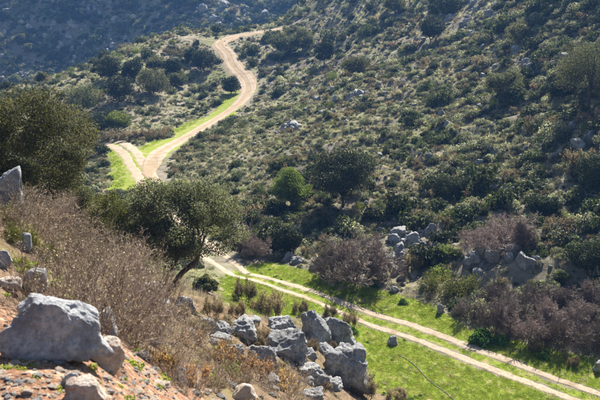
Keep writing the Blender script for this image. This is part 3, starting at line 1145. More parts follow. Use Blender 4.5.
CUSH['weed'] = [cushion(460 + k, 'weed', 900, 0.17, 0.6, aspect=0.6) for k in range(3)]

VALLEY = [  # foot pixel, width, height, kind, name, label
    (448, 298, 46, 36, 'dense_grey', 'leafy_bush', 'yellowish grey leafy bush at the left end of the bare row'),
    (428, 290, 30, 26, 'dense_grey', 'leafy_bush', 'smaller yellowish leafy bush left of the first by the rocks'),
    (468, 292, 30, 28, 'dense_grey', 'leafy_bush', 'yellowish leafy bush between the rocky ledge and the bare row'),
    (245, 304, 28, 22, 'dense_brown', 'brown_shrub', 'rounded brown shrub in the grass below the near track'),
    (273, 318, 30, 24, 'dense_brown', 'brown_shrub', 'rounded brown shrub behind the grey boulders'),
    (237, 318, 22, 16, 'dense_brown', 'brown_shrub', 'low brown shrub left of the boulders'),
    (213, 318, 26, 18, 'dense_brown', 'brown_shrub', 'brown shrub under the leaning oak, on the bank'),
    (351, 326, 18, 13, 'dense_brown', 'brown_shrub', 'small reddish brown shrub at the edge of the track right of the boulders'),
    (300, 316, 20, 15, 'dense_brown', 'brown_shrub', 'brown shrub growing on top of the tall split boulder'),
    (330, 318, 16, 12, 'dense_brown', 'brown_shrub', 'small dry shrub between the split boulder and the track'),
    (258, 312, 16, 12, 'dense_brown', 'brown_shrub', 'small brown shrub between the two rounded brown ones'),
    (354, 333, 14, 11, 'weed', 'green_plant', 'small bright green plant beside the right boulder'),
    (482, 341, 34, 20, 'weed', 'green_plant', 'dark leafy plant spreading at the foot of the bare row'),
    (500, 343, 22, 15, 'weed', 'green_plant', 'leafy plant right of the dark spreading one'),
    (404, 303, 14, 8, 'weed', 'green_plant', 'small leafy plant at the grass edge below the rocks'),
    (545, 357, 20, 12, 'weed', 'green_plant', 'leafy plant under the fourth bare bush'),
    (330, 279, 20, 10, 'weed', 'green_plant', 'leafy clump at the upper grass edge left of the bare bush'),
    (375, 287, 12, 7, 'weed', 'green_plant', 'small leafy clump at the grass edge right of the bare bush'),
    (412, 272, 22, 18, 'dense_brown', 'brown_shrub', 'tawny shrub right of the large bare bush'),
    (535, 352, 16, 12, 'dense_brown', 'brown_shrub', 'reddish dead shrub under the third bare bush'),
    (572, 366, 15, 9, 'dense_brown', 'brown_shrub', 'low dead shrub on the grass below the bare row'),
    (242, 131, 11, 15, 'dense_grey', 'leafy_bush', 'slim upright dark bush at the right verge of the far road'),
    (112, 141, 26, 9, 'dense_brown', 'brown_shrub', 'low shrub added as the earth bank shadow left of the forked track'),  # low shrubs added in place of an earth bank's dark shadow line
    (130, 140, 24, 9, 'dense_brown', 'brown_shrub', 'low shrub added as the earth bank shadow above the fork'),
    (148, 138, 22, 8, 'dense_brown', 'brown_shrub', 'low shrub added at the right end of the earth bank shadow'),
    (365, 398, 30, 22, 'dense_brown', 'brown_shrub', 'russet shrub at the bottom edge in front of the pale boulder'),
    (395, 402, 26, 14, 'dense_brown', 'brown_shrub', 'russet shrub at the bottom edge on the grass'),
]
for k, (u, v, w, hh, kind, name, lab) in enumerate(VALLEY):
    b = hit(u, v, 12)
    s = px_size(b)
    o = obj(name, CUSH[kind][k % len(CUSH[kind])], None, (b[0], b[1], b[2] - 0.04), (0, 0, k * 2.1), (w * s * (0.75 if kind == 'dense_brown' else 0.55), w * s * (0.75 if kind == 'dense_brown' else 0.55), hh * s * (1.7 if kind == 'dense_brown' else 1.05)))
    tag(o, lab, 'plant' if kind == 'weed' else 'shrub', {'dense_grey': 'leafy bushes by the bare row', 'dense_brown': 'brown shrubs near the track', 'weed': 'green plants in the grass'}[kind])
    BUSY.append((b[0], b[1], 0.3 * w * s))

for k, (u, v, w, hh, kind, lab) in enumerate([
    (28, 245, 26, 24, 'dense_grey', 'yellowish leafy bush right of the jutting left rock'), (12, 240, 22, 20, 'dense_grey', 'yellowish leafy bush under the jutting left rock'),
    (48, 262, 26, 24, 'dense_grey', 'yellowish leafy bush among the dry stems on the left bank'), (70, 250, 26, 26, 'dense_grey', 'yellowish leafy bush where the bank drops to the dark trees'),
    (55, 222, 30, 30, 'dense_grey', 'yellowish leafy bush on the crest below the massive tree'), (85, 262, 28, 24, 'dense_grey', 'yellowish leafy bush in the dry thicket'), (8, 222, 22, 22, 'dense_grey', 'leafy bush at the left edge beside the jutting rock'),
    (165, 372, 34, 24, 'bracken', 'orange dead bracken right of the red soil'), (195, 388, 36, 26, 'bracken', 'orange dead bracken at the bottom edge'), (222, 366, 34, 26, 'bracken', 'orange dead bracken below the grey boulders'), (256, 380, 36, 26, 'bracken', 'orange dead bracken left of the slab at the bottom'), (190, 350, 30, 22, 'bracken', 'orange dead bracken beside the dry thicket'), (285, 392, 34, 22, 'bracken', 'orange dead bracken under the big blocky boulder'),
    (312, 352, 18, 14, 'dense_brown', 'brown bush at the foot of the tall split boulders'), (330, 352, 16, 12, 'dense_brown', 'tawny bush between the split pair and the blocky boulder'), (262, 342, 22, 18, 'dense_brown', 'brown bush behind the sharp boulder'),
    (225, 332, 24, 18, 'dense_brown', 'brown bush left of the pointed boulder'), (296, 358, 16, 14, 'dense_brown', 'dry bush at the right foot of the sharp boulder'), (322, 392, 22, 14, 'dense_brown', 'dry bush under the big blocky boulder'), (352, 388, 18, 12, 'dense_brown', 'dry bush at the right foot of the blocky boulder'),
    (20, 268, 20, 16, 'dense_grey', 'small leafy bush above the small blue-grey rock'), (38, 225, 22, 22, 'dense_brown', 'brown bush on the crest of the left bank'),
    (100, 272, 30, 26, 'dense_brown', 'brown bush on the crest left of the leaning trunk'), (180, 322, 26, 20, 'dense_brown', 'brown bush below the leaning trunk foot'),
    (150, 300, 26, 20, 'dense_brown', 'brown bush left of the leaning trunk foot'), (200, 335, 24, 18, 'dense_brown', 'brown bush among the rocks under the oak'),
    (255, 352, 24, 18, 'dense_brown', 'brown bush between the pointed and the sharp boulder'), (225, 352, 20, 15, 'dense_brown', 'brown bush below the small grey boulder'),
    (280, 378, 26, 18, 'dense_brown', 'tawny bush at the foot of the sharp boulder'), (300, 372, 20, 18, 'dense_brown', 'tawny bush between the sharp and the blocky boulder'),
    (240, 392, 26, 20, 'dense_brown', 'tawny bush near the bottom edge, middle left'), (205, 362, 22, 16, 'dense_brown', 'tawny bush right of the thicket'),
    (230, 375, 24, 16, 'dense_grey', 'small leafy bush near the bottom among dry stems'), (215, 392, 26, 18, 'dense_brown', 'tawny bush right of the weeds at the bottom')]):
    b = hit(u, v)
    s = px_size(b)
    o = obj('bank_bush', CUSH[kind][k % len(CUSH[kind])], None, (b[0], b[1], b[2] - 0.02), (0, 0, k * 2.1), (w * s * 0.75, w * s * 0.75, hh * s * 1.4))
    tag(o, lab, 'shrub', 'bushes on the near bank')

# ------------------------------------------------------------------ boulders
def boulder(label, u, v, w, hh, seed, mat='rock', start=9, depth=0.9, sub=5, name='boulder', group='limestone boulders', sink=0.12, rot=0.0, **kw):
    b = hit(u, v, start)
    s = px_size(b)
    o = obj(name, rock_mesh(name, seed, M[mat], sub, (w * s, w * s * depth, hh * s / (1 - sink)), **kw), None, (b[0], b[1] + 0.2 * w * s * depth, b[2] - sink * hh * s), (0.12 * math.sin(seed), 0.15 * math.cos(seed * 1.7), rot))
    return tag(o, label, 'rock', group)


for k, (u, v, w, hh, lab) in enumerate([
    (340, 349, 34, 38, 'dark upright boulder at the right of the tall split pair'),
    (318, 346, 28, 42, 'dark upright boulder at the left of the tall split pair'),
    (286, 363, 44, 38, 'sharp pale-edged boulder in the middle of the group'),
    (344, 386, 48, 46, 'big blocky boulder with a pale flat top beside the grass'),
    (243, 342, 34, 28, 'grey pointed boulder at the left of the group'),
    (281, 333, 30, 18, 'low dark boulder behind the sharp pale-edged one'),
    (219, 340, 22, 20, 'small grey boulder left of the pointed one'),
    (262, 366, 30, 22, 'small boulder at the left foot of the sharp one'),
    (311, 384, 32, 22, 'flat boulder at the left foot of the big blocky one'),
    (330, 391, 26, 14, 'low slab in front of the big blocky boulder'),
    (310, 401, 26, 14, 'pale slab at the bottom edge below the boulders'),
    (268, 386, 22, 14, 'small boulder in the dry stems below the sharp one'),
    (300, 345, 16, 14, 'little boulder wedged between the sharp and the split ones'),
    (205, 330, 18, 14, 'small pale boulder under the leaning oak bank'),
    (232, 360, 24, 18, 'grey boulder in the dry stems below the pointed one'),
    (393, 345, 11, 8, 'small lone stone lying on the grass below the track'),
    (441, 313, 8, 8, 'small stone standing at the upper grass edge'),
    (597, 372, 10, 10, 'small stone at the right frame edge on the grass')]):
    boulder(lab, u, v, (1.06 if w > 14 else 1.0) * w, (0.72 if w > 14 else 1.0) * hh, 500 + k, depth=1.0 if w > 20 else 0.8, sub=5 if w > 20 else 4, rot=0.3 * (k % 3 - 1), groove=0.12, rough=0.11, fine=0.10, planes=8, sink=0.34)

# foreground rocks (at arm's length to ten metres)
FORE = [
    (50, 357, 116, 45, 'large blue-grey weathered rock in the lower left foreground', 'rock_near', 0.55),
    (106, 334, 24, 24, 'pale rounded stone behind the right end of the large rock', 'rock_near', 0.9),
    (107, 371, 38, 32, 'rust-stained pale stone touching the right end of the large rock', 'rock_rust', 0.8),
    (6, 212, 34, 44, 'grey rock jutting in at the left edge above the dry stems', 'rock_near', 0.8),
    (33, 292, 28, 20, 'small blue-grey rock left of the dry stems', 'rock_near', 0.8),
    (4, 268, 20, 16, 'small rock at the left edge below the jutting one', 'rock_near', 0.8),
    (10, 292, 26, 12, 'flat stone left of the small blue-grey rock', 'rock_rust', 0.8),
    (24, 248, 16, 14, 'small pale rock half hidden in the weeds on the left bank', 'rock_near', 0.8),
    (85, 406, 46, 26, 'rusty stone cut by the bottom edge under the large rock', 'rock_rust', 0.8),
    (244, 403, 26, 16, 'dark rusty stone at the bottom edge among dry stems', 'rock_rust', 0.8),
    (177, 383, 20, 15, 'dark stone lying in the weeds right of the red soil', 'rock_near', 0.9),
    (70, 388, 22, 14, 'shaded dark stone in the middle of the red soil', 'rock_near', 0.9),
    (150, 300, 34, 14, 'long pale slab among the russet stems', 'rock_near', 0.7),
    (186, 312, 20, 13, 'pale slab at the foot of the leaning oak bank', 'rock', 0.8),
    (160, 318, 22, 18, 'pale slab below the long slab in the stems', 'rock_near', 0.8)]
for k, (u, v, w, hh, lab, mat, dp) in enumerate(FORE):
    boulder(lab, u, v, w, hh, 540 + k, mat, 2.5, dp, 6 if w > 60 else 5 if w > 37 else 4, 'foreground_rock', 'foreground rocks', 0.30 if k else 0.36, 0.2 * (k % 3 - 1) if k else 0.0, planes=10 if k else 4, groove=0.06, rough=0.07, fine=0.05,
            extra=None if k else [(0.02, 0.1, 1, 0.60), (-0.30, -1, 0.35, 0.55), (0.75, -0.62, 0.42, 0.62), (-0.9, -0.1, 0.6, 0.74), (0.55, -0.1, 1, 0.60), (0.9, -0.3, 0.8, 0.66)])

STONES = [rock_mesh('stone', 600 + k, M['stone'], 3, (1, 0.85, 0.34), 5, 0.10, 0.08) for k in range(6)]
STONES_GREY = [rock_mesh('stone', 610 + k, M['rock_near'], 3, (1, 0.85, 0.38), 5, 0.10, 0.08) for k in range(4)]
g = np.random.default_rng(61)
n_s = 0
for k in range(900):
    u, v = g.uniform(-5, 235), g.uniform(346, 404)
    if v < 352 + 0.25 * max(0, u - 130) or (u < 108 and v < 362) or n_s > 190:
        continue
    b = hit(u, v)
    if b[1] > 9:
        continue
    w = px_size(b) * float(np.clip(g.lognormal(1.8, 0.55), 3.0, 20))
    grey = g.uniform() < 0.25
    o = obj('stone', (STONES_GREY if grey else STONES)[k % (4 if grey else 6)], None, (b[0], b[1], b[2] - 0.12 * w), (g.uniform(-.3, .3), g.uniform(-.3, .3), g.uniform(0, 6.3)), (w, w, w))
    side = next(t for lim, t in ((28, 'below the left end of the large rock'), (62, 'below the middle of the large rock'), (92, 'below the right end of the large rock'), (128, 'around the rust-stained stone'),
                                 (165, 'right of the rust-stained stone'), (999, 'near the dark stone in the weeds')) if u < lim)
    big = w / px_size(b)
    look = ('tiny ' if big < 5 else 'small ' if big < 8 else 'fist-sized ') + ('grey' if grey else 'reddish pale')
    depth_ = 'at the bottom edge' if v > 392 else 'higher up' if v < 372 else 'halfway down'
    tag(o, '%s stone %s, %s' % (look, side, depth_), 'stone', '%s stones %s %s' % (look, side, depth_))
    n_s += 1

# broken limestone half sunk in the bank between the red soil and the boulders
RUB = [rock_mesh('rubble', 650 + k, M['rock'], 4, (1, 0.8, 0.7), 7, 0.15, 0.13, 0.07) for k in range(9)]
g = np.random.default_rng(67)
n_r = 0
for k in range(420):
    u, v = g.uniform(120, 345), g.uniform(298, 402)
    if v < 298 + (u - 120) * 0.20 or v > 402 or (u < 190 and v > 345) or n_r >= 75:
        continue
    b = hit(u, v)
    if b[1] > 50 or b[1] < 8:
        continue
    w = px_size(b) * float(np.clip(g.lognormal(2.3, 0.5), 5, 26))
    o = obj('bank_rock', RUB[k % 9], None, (b[0], b[1], b[2] - 0.25 * w), (g.uniform(-.4, .4), g.uniform(-.4, .4), g.uniform(0, 6.3)), (w, w, w * g.uniform(0.7, 1.1)))
    side = min([(165, 303, 'at the foot of the leaning oak'), (150, 325, 'behind the dry thicket'), (200, 325, 'under the leaning oak crown'), (219, 345, 'beside the small grey boulder'), (243, 345, 'beside the grey pointed boulder'),
                (286, 365, 'beside the sharp pale-edged boulder'), (335, 388, 'beside the big blocky boulder'), (232, 365, 'in the dry stems below the pointed boulder'), (262, 372, 'at the left foot of the sharp boulder'),
                (300, 398, 'by the pale slab at the bottom edge'), (250, 398, 'at the bottom edge left of the slab'), (205, 372, 'in the dead bracken'), (270, 345, 'between the pointed and sharp boulders')], key=lambda q: (q[0] - u) ** 2 + 2 * (q[1] - v) ** 2)[2]
    szn = 'larger' if w > 11 * px_size(b) else 'small'
    tag(o, '%s broken grey limestone %s' % (szn, side), 'rock', '%s broken limestone %s' % (szn, side))
    BUSY.append((b[0], b[1], 0.3 * w))
    n_r += 1

# landmarks that tell small things apart
MARKS = [(343, 178, 'the lone dark oak'), (290, 185, 'the bright green tree'), (503, 85, 'the small umbrella-shaped tree'), (589, 70, 'the tall trunked tree'), (520, 32, 'the pale high bushy tree'),
         (431, 28, 'the dark leaning tree near the top'), (325, 50, 'the round shadow-casting tree'), (300, 40, 'the broad dark tree by the upper road'), (230, 85, 'the small dark tree on the road bend'),
         (120, 85, 'the front left tree of the far grove'), (153, 80, 'the front right tree of the far grove'), (83, 97, 'the wide hazy tree'), (75, 15, 'the top left pair of trees'),
         (448, 185, 'the broad bushy tree on the slope'), (357, 245, 'the large domed bare bush'), (500, 225, 'the bare bush on the ledge'), (258, 235, 'the slim bare bush'), (412, 245, 'the rock outcrop'),
         (482, 265, 'the rocks under the ledge'), (500, 187, 'the flat rock mid slope'), (205, 58, 'the dark round tree by the upper road'), (243, 122, 'the thin upright shrub by the road'),
         (350, 97, 'the pale rocks right of the road bend'), (590, 135, 'the rocks below the tall trunked tree'), (596, 175, 'the dark tree at the right edge'), (545, 205, 'the dark bushy tree past the ledge'),
         (130, 160, 'the forked track'), (190, 135, 'the lower stretch of the far road'), (435, 125, 'the open middle of the right slope'), (550, 125, 'the dim hollow on the right slope'), (400, 60, 'the upper middle of the slope'),
         (240, 165, 'the open slope above the leaning oak'), (25, 45, 'the yellowish trees on the hazy slope'), (250, 15, 'the bare top of the upper road')]


def where(u, v):
    best = min(MARKS, key=lambda q: (q[0] - u) ** 2 + 2.2 * (q[1] - v) ** 2)
    du, dv = u - best[0], (v - best[1]) * 1.3
    side = ('right of ' if du > 0 else 'left of ') if abs(du) > abs(dv) else ('below ' if dv > 0 else 'above ')
    return side + best[2]


# limestone outcrops on the slopes
ROCKS = [rock_mesh('outcrop', 630 + k, M['rock_far'], 4, (1, 0.9, 0.75), 9, 0.14, 0.16) for k in range(8)]
g = np.random.default_rng(63)
cl = [(283, 262, 20, 5, 16, 8, 'at the slope foot below the slim bare bush'), (415, 245, 30, 16, 40, 7, 'on the outcrop right of the large bare bush'), (402, 262, 16, 10, 14, 6.5, 'on the outcrop right of the large bare bush'),
      (482, 262, 22, 10, 20, 7, 'under the bare bush ledge'), (530, 262, 20, 8, 10, 7, 'under the bare bush ledge'), (500, 187, 12, 3, 7, 9, 'in the middle of the right slope'),
      (590, 135, 20, 14, 14, 6, 'below the tall trunked tree at the right edge'), (535, 60, 50, 22, 26, 6, 'high on the right slope'), (480, 20, 56, 20, 46, 4.5, 'high on the right slope'),
      (350, 97, 30, 8, 12, 6, 'right of the far road bend'), (290, 128, 12, 5, 7, 6, 'right of the far road bend'), (430, 85, 60, 40, 36, 4, 'in the middle of the right slope'),
      (85, 38, 80, 34, 56, 3.4, 'on the hazy far left slope'), (240, 12, 60, 12, 26, 4, 'on the hazy slope behind the upper road')]
n_o = 0
for (cu, cv, ru, rv, cnt, sz, _spot) in cl:
    for q in range(cnt):
        u, v = cu + g.normal() * ru * 0.5, cv + g.normal() * rv * 0.5
        if u < -10 or u > 612 or v < -8 or v > 330:
            continue
        b = hit(u, v, 45)
        if flatness(b[:1], b[1:2])[0] > 0.4:
            continue
        w = px_size(b) * sz * float(np.clip(g.lognormal(0.1, 0.55), 0.4, 2.8))
        o = obj('limestone_outcrop', ROCKS[n_o % 8], None, (b[0], b[1], b[2] - 0.30 * w), (g.uniform(-.4, .4), g.uniform(-.4, .4), g.uniform(0, 6.3)), (w, w * 0.9, w * g.uniform(0.8, 1.3)))
        big = w > 1.1 * sz * px_size(b)
        wh = where(u, v)
        tag(o, ('larger ' if big else 'small ') + 'pale limestone block ' + wh, 'rock', ('larger ' if big else 'small ') + 'limestone blocks ' + wh)
        BUSY.append((b[0], b[1] - 0.4 * w, (1.0 if v > 220 else 0.5) * w))
        n_o += 1

# dark stones lying along the edge of the upper road
g = np.random.default_rng(69)
for k, (u, v) in enumerate([(221, 40), (225, 41.5), (229, 43), (233, 44.5), (237, 46), (226, 46), (240, 38)]):
    b = hit(u, v, 120)
    w = px_size(b) * g.uniform(1.4, 2.2)
    o = obj('roadside_stone', RUB[k % 9], None, (b[0], b[1], b[2] - 0.1 * w), (0, 0, g.uniform(0, 6)), (w, w, w * 0.9))
    tag(o, 'small dark stone at the edge of the upper road bend', 'stone', 'dark stones by the upper road bend')

# ------------------------------------------------------------------ a thin pipe lying in the grass
geo = Geo()
pts = []
for u, v in [(396, 354), (404, 358), (414, 364), (421, 372), (428, 381), (436, 387), (447, 393), (456, 402), (462, 410)]:
    p = hit(u, v, 40)
    pts.append((p[0], p[1], p[2] + 0.06))
pts = np.array(pts)
tt = np.linspace(0, len(pts) - 1, 60)
pts = np.stack([np.interp(tt, np.arange(len(pts)), np.convolve(np.pad(pts[:, k], 1, 'edge'), [.25, .5, .25], 'valid')) for k in range(3)], 1)
pts[:, 2] = h(pts[:, 0], pts[:, 1]) + 0.035
tube(geo, pts, 0.02, 6, 0.5, True)
tag(obj('water_pipe', geo.mesh('water_pipe', M['pipe'], True)), 'thin dark pipe snaking over the grass below the track', 'pipe')

# ------------------------------------------------------------------ foreground dry stems
STEM = []
for k in range(5):
    g = np.random.default_rng(700 + k)
    A, B, ra, rb, lv = grow(g, 52, 0.80, 1.05, kids=(8, 5), segs=(6, 3, 2), r0=0.0045, base_r=0.34, up=0.18, wob=0.17, shrink=0.46)
    geo = Geo()
    sticks(geo, A, B, np.maximum(ra, 0.0016), np.maximum(rb, 0.0012), np.clip(g.normal(0.5, 0.22, len(A)), 0, 1))
    sg = Geo()
    ends = B[lv == 2]
    n = 1500
    q = g.integers(0, len(ends), n)
    leaves(g, sg, ends[q] + g.normal(0, 0.010, (n, 3)), rand_dir(g, n), g.uniform(0.010, 0.030, n), 0.5, np.clip(g.normal(0.65, 0.2, n), 0, 1))
    STEM.append((geo.mesh('stems', M['russet']), sg.mesh('seed_heads', M['russet'])))
DRY = [(85, 345, 1.0, 'foremost russet clump of dry stems behind the large rock'), (125, 338, 1.05, 'russet clump of dry stems right of the foremost one'),
       (150, 352, 0.9, 'russet clump of dry stems beside the weeds on the soil'), (60, 300, 1.05, 'russet clump of dry stems above the large rock'),
       (100, 305, 1.1, 'tall russet clump of dry stems in the middle of the bank'), (25, 235, 0.9, 'dry stems just right of the jutting left rock'),
       (60, 255, 1.0, 'dry stems high on the left bank'), (80, 275, 1.1, 'dry stems below the yellowish green tree'), (140, 312, 1.1, 'dry stems in front of the leaning trunks'),
       (45, 235, 0.9, 'pale upright dry stems against the massive dark tree'), (175, 360, 0.85, 'thin dry stems right of the russet clump by the weeds'),
       (225, 385, 0.8, 'dry stems near the bottom edge below the boulders'),
       (185, 395, 0.6, 'low dry stems at the bottom edge'), (115, 285, 1.1, 'dry stems left of the leaning trunk foot'), (12, 225, 0.7, 'short dry stems under the jutting left rock'),
       (285, 400, 0.9, 'dry stems in front of the pale slab at the bottom')]
for k, (u, v, sz, lab) in enumerate(DRY):
    b = hit(u, v)
    f = sz * (0.72 if b[1] < 15 else 1.0)
    root = obj('dry_stem_clump', None, None, (b[0], b[1], b[2] - 0.03), (0, 0, k * 1.3), (f, f, f * 0.95))
    tag(root, lab, 'dry plant', 'clumps of dry stems on the bank')
    obj('stems', STEM[k % 5][0], root)
    obj('seed_heads', STEM[k % 5][1], root)

# small green weeds on the soil
g = np.random.default_rng(71)
WEED = [cushion(720 + k, 'grass', 160, 0.32, 0.5, lumps=7, aspect=0.4) for k in range(4)]
for k in range(70):
    u, v = g.uniform(0, 230), g.uniform(255, 402)
    if k < 16:
        u, v = g.uniform(120, 215), 352 + 0.35 * (g.uniform(120, 215) - 120) + g.uniform(-8, 14)
    elif k < 34:
        u, v = g.uniform(0, 45), g.uniform(258, 300)
    elif k < 50:
        u, v = g.uniform(0, 130), g.uniform(356, 402)
    b = hit(u, v)
    if b[1] > 22:
        continue
    w = (g.uniform(0.02, 0.055) if v > 345 and u < 125 else g.uniform(0.03, 0.1)) * (1 + b[1] / 25)
    o = obj('small_weed', WEED[k % 4], None, (b[0], b[1], b[2] - 0.01), (0, 0, g.uniform(0, 6)), (w, w, w * 0.8))
    at_side = 'among the dry stems of the bank' if v < 340 else 'on the red soil below the rock' if u < 110 else 'right of the red soil stones'
    tag(o, 'small low green weed ' + at_side, 'weed', 'small green weeds ' + at_side)


# ------------------------------------------------------------------ masses: scrub, dry grass, fresh grass
def scatter(name, label, cat, protos, P, rot, scl, idx):
    """one uncountable mass: prototypes set on points by geometry nodes"""
    me = bpy.data.meshes.new(name)
    me.vertices.add(len(P))
    me.vertices.foreach_set('co', np.asarray(P, np.float32).ravel())
    for nm, ty, dat, key in (('rot', 'FLOAT_VECTOR', rot, 'vector'), ('scl', 'FLOAT_VECTOR', scl, 'vector'), ('pick', 'INT', idx, 'value')):
        at_ = me.attributes.new(nm, ty, 'POINT')
        at_.data.foreach_set(key, np.asarray(dat, np.int32 if ty == 'INT' else np.float32).ravel())
    o = obj(name, me)
    tag(o, label, cat, kind='stuff')
    coll = bpy.data.collections.new(name + '_pieces')
    for k, pm in enumerate(protos):
        coll.objects.link(bpy.data.objects.new('%s_piece_%02d' % (name, k), pm))
    ng = bpy.data.node_groups.new(name + '_spread', 'GeometryNodeTree')
    ng.interface.new_socket('Geometry', in_out='INPUT', socket_type='NodeSocketGeometry')
    ng.interface.new_socket('Geometry', in_out='OUTPUT', socket_type='NodeSocketGeometry')
    gi, go = ng.nodes.new('NodeGroupInput'), ng.nodes.new('NodeGroupOutput')
    iop = ng.nodes.new('GeometryNodeInstanceOnPoints')
    ci = ng.nodes.new('GeometryNodeCollectionInfo')
    ci.inputs['Collection'].default_value = coll
    ci.inputs['Separate Children'].default_value = True
    ci.inputs['Reset Children'].default_value = True

    def named(nm, ty):
        n = ng.nodes.new('GeometryNodeInputNamedAttribute')
        n.data_type = ty
        n.inputs['Name'].default_value = nm
        return next(q for q in n.outputs if q.enabled and q.name == 'Attribute')
    e2r = ng.nodes.new('FunctionNodeEulerToRotation')
    L = ng.links.new
    L(named('rot', 'FLOAT_VECTOR'), e2r.inputs[0])
    L(gi.outputs[0], iop.inputs['Points'])
    L(ci.outputs[0], iop.inputs['Instance'])
    iop.inputs['Pick Instance'].default_value = True
    L(named('pick', 'INT'), iop.inputs['Instance Index'])
    L(e2r.outputs[0], iop.inputs['Rotation'])
    L(named('scl', 'FLOAT_VECTOR'), iop.inputs['Scale'])
    L(iop.outputs[0], go.inputs[0])
    md = o.modifiers.new('spread', 'NODES')
    md.node_group = ng
    return o


def wedge(g, n, r0, r1, th0=-25.0, th1=26.0):
    a = np.radians(g.uniform(th0, th1, n))
    r = np.sqrt(g.uniform(r0 * r0, r1 * r1, n))
    return np.sin(a) * r, np.cos(a) * r


def free_of(x, y, extra=0.0):
    ok = np.ones(len(x), bool)
    for bx, by, br in BUSY:
        ok &= (x - bx) ** 2 + (y - by) ** 2 > (br + extra) ** 2
    return ok


# scrub cushions over all the slopes
g = np.random.default_rng(81)
x1, y1 = wedge(g, 34000, 52, 130)
x2, y2 = wedge(g, 15000, 130, 225)
x3, y3 = wedge(g, 24000, 290, 410, -26, 8)
x = np.concatenate([x1, x2, x3])
y = np.concatenate([y1, y2, y3])
r = np.hypot(x, y)
keep = (lawn(x, y) < 0.15) & (road_far(x, y) > 2.2 + 0.5 * g.normal(size=len(x))) & (road_far(x, y) > 1.9) & (road_near(x, y) > 1.7) & free_of(x, y)
keep &= g.uniform(0, 1, len(x)) < 0.78 + 0.8 * fbm(p2(x, y, 6), 3, 82)
keep &= in_poly(x, y, lawn_poly) < -0.3
keep &= ~((r < 62) & (x < 9) & (x > -8))              # none among the boulders
x, y, r = x[keep], y[keep], r[keep]
soft = np.exp(-(((x + 1) / 24) ** 2 + ((y - 102) / 34) ** 2))          # thin small scrub in the open middle of the slope
size = (1 - 0.5 * soft) * np.clip(g.lognormal(-0.72, 0.52, len(x)), 0.2, 1.7) * np.where(r > 260, 1.7, np.where(r > 130, 0.95, 1.0))
pat = fbm(p2(x, y, 11), 3, 83) + 0.55 * g.normal(size=len(x)) * (1 - 0.5 * soft)
kind = np.where(pat > 0.50, 0, np.where(pat > -0.38, 1, np.where(pat > -0.70, 2, 0)))        # dark, grey, brown
kind = np.where(g.uniform(size=len(x)) < 0.05, 3, kind)
z = h(x, y)
P = np.stack([x, y, z - 0.05 * size], 1)
uu, vv, dd = to_px(P)
size = size * np.where(kind == 0, 1.35, 1.0)
tall = g.uniform(0.75, 1.4, len(x))
rz = g.uniform(0, 6.28, len(x))
KN = ['dark', 'grey', 'brown', 'green']
LOOK = ['dark green', 'grey green', 'dry brown', 'fresh green']


vis = (uu > 2) & (uu < 598) & (vv > 2) & (vv < 380) & (uu + (vv - 170) * 0.2 > 120)
score = np.where(vis, size / dd, -1)
single = np.zeros(len(x), bool)
for kk in range(4):
    c = np.where(kind == kk)[0]
    c = c[np.argsort(-score[c])][: (90, 90, 80, 30)[kk]]
    single[c[score[c] > 0]] = True
for i in np.where(single)[0]:
    kk = int(kind[i])
    o = obj('scrub_cushion', CUSH[KN[kk]][i % len(CUSH[KN[kk]])], None, P[i], (0, 0, rz[i]), (size[i], size[i], size[i] * tall[i]))
    w_ = where(uu[i], vv[i])
    sz_ = 'tall' if tall[i] > 1.2 else 'wide' if size[i] > 1.15 else 'low'
    tag(o, '%s %s scrub cushion %s' % (sz_, LOOK[kk], w_), 'shrub', '%s %s scrub cushions %s' % (sz_, LOOK[kk], w_))
rest = ~single
protos = CUSH['dark'] + CUSH['grey'] + CUSH['brown'] + CUSH['green']
offs = np.array([0, 5, 10, 14])[kind]
cnt = np.array([5, 5, 4, 3])[kind]
scatter('scrub', 'dense low scrub covering the valley slopes', 'scrub', protos, P[rest], np.stack([0 * rz, 0 * rz, rz], 1)[rest], np.stack([size, size, size * tall], 1)[rest],
        (offs + g.integers(0, 100, len(x)) % cnt)[rest])


def tuft(seed, n, H, spread, mat, width, arch=0.6):
    g = np.random.default_rng(seed)
    geo = Geo()
    an = g.uniform(0, 6.283, n)
    b = np.stack([np.cos(an), np.sin(an), 0 * an], 1) * (g.uniform(0, 1, n) ** 0.7 * 0.5 * spread)[:, None]
    d = np.stack([np.cos(an), np.sin(an), 0 * an], 1) + g.normal(0, 0.5, (n, 3)) * [1, 1, 0]
    ln = H * g.uniform(0.55, 1.15, n)
    mid = b + d * (ln * 0.15)[:, None] + np.stack([0 * an, 0 * an, ln * 0.6], 1)
    tip = b + d * (ln * arch)[:, None] + np.stack([0 * an, 0 * an, ln * g.uniform(0.75, 1.0, n)], 1)
    side = unit(np.cross(d, [0, 0, 1.0])) * width
    V = np.stack([b - side, b + side, mid + side * 0.8, mid - side * 0.8, tip], 1).reshape(-1, 3)
    k = np.arange(n)[:, None] * 5
    tint = np.repeat(np.clip(g.normal(0.5, 0.22, n), 0, 1), 5)
    geo.add(V, k + np.array([[0, 1, 2, 3]]), k + np.array([[3, 2, 4]]), tint)
    return geo.mesh('tuft', M[mat])


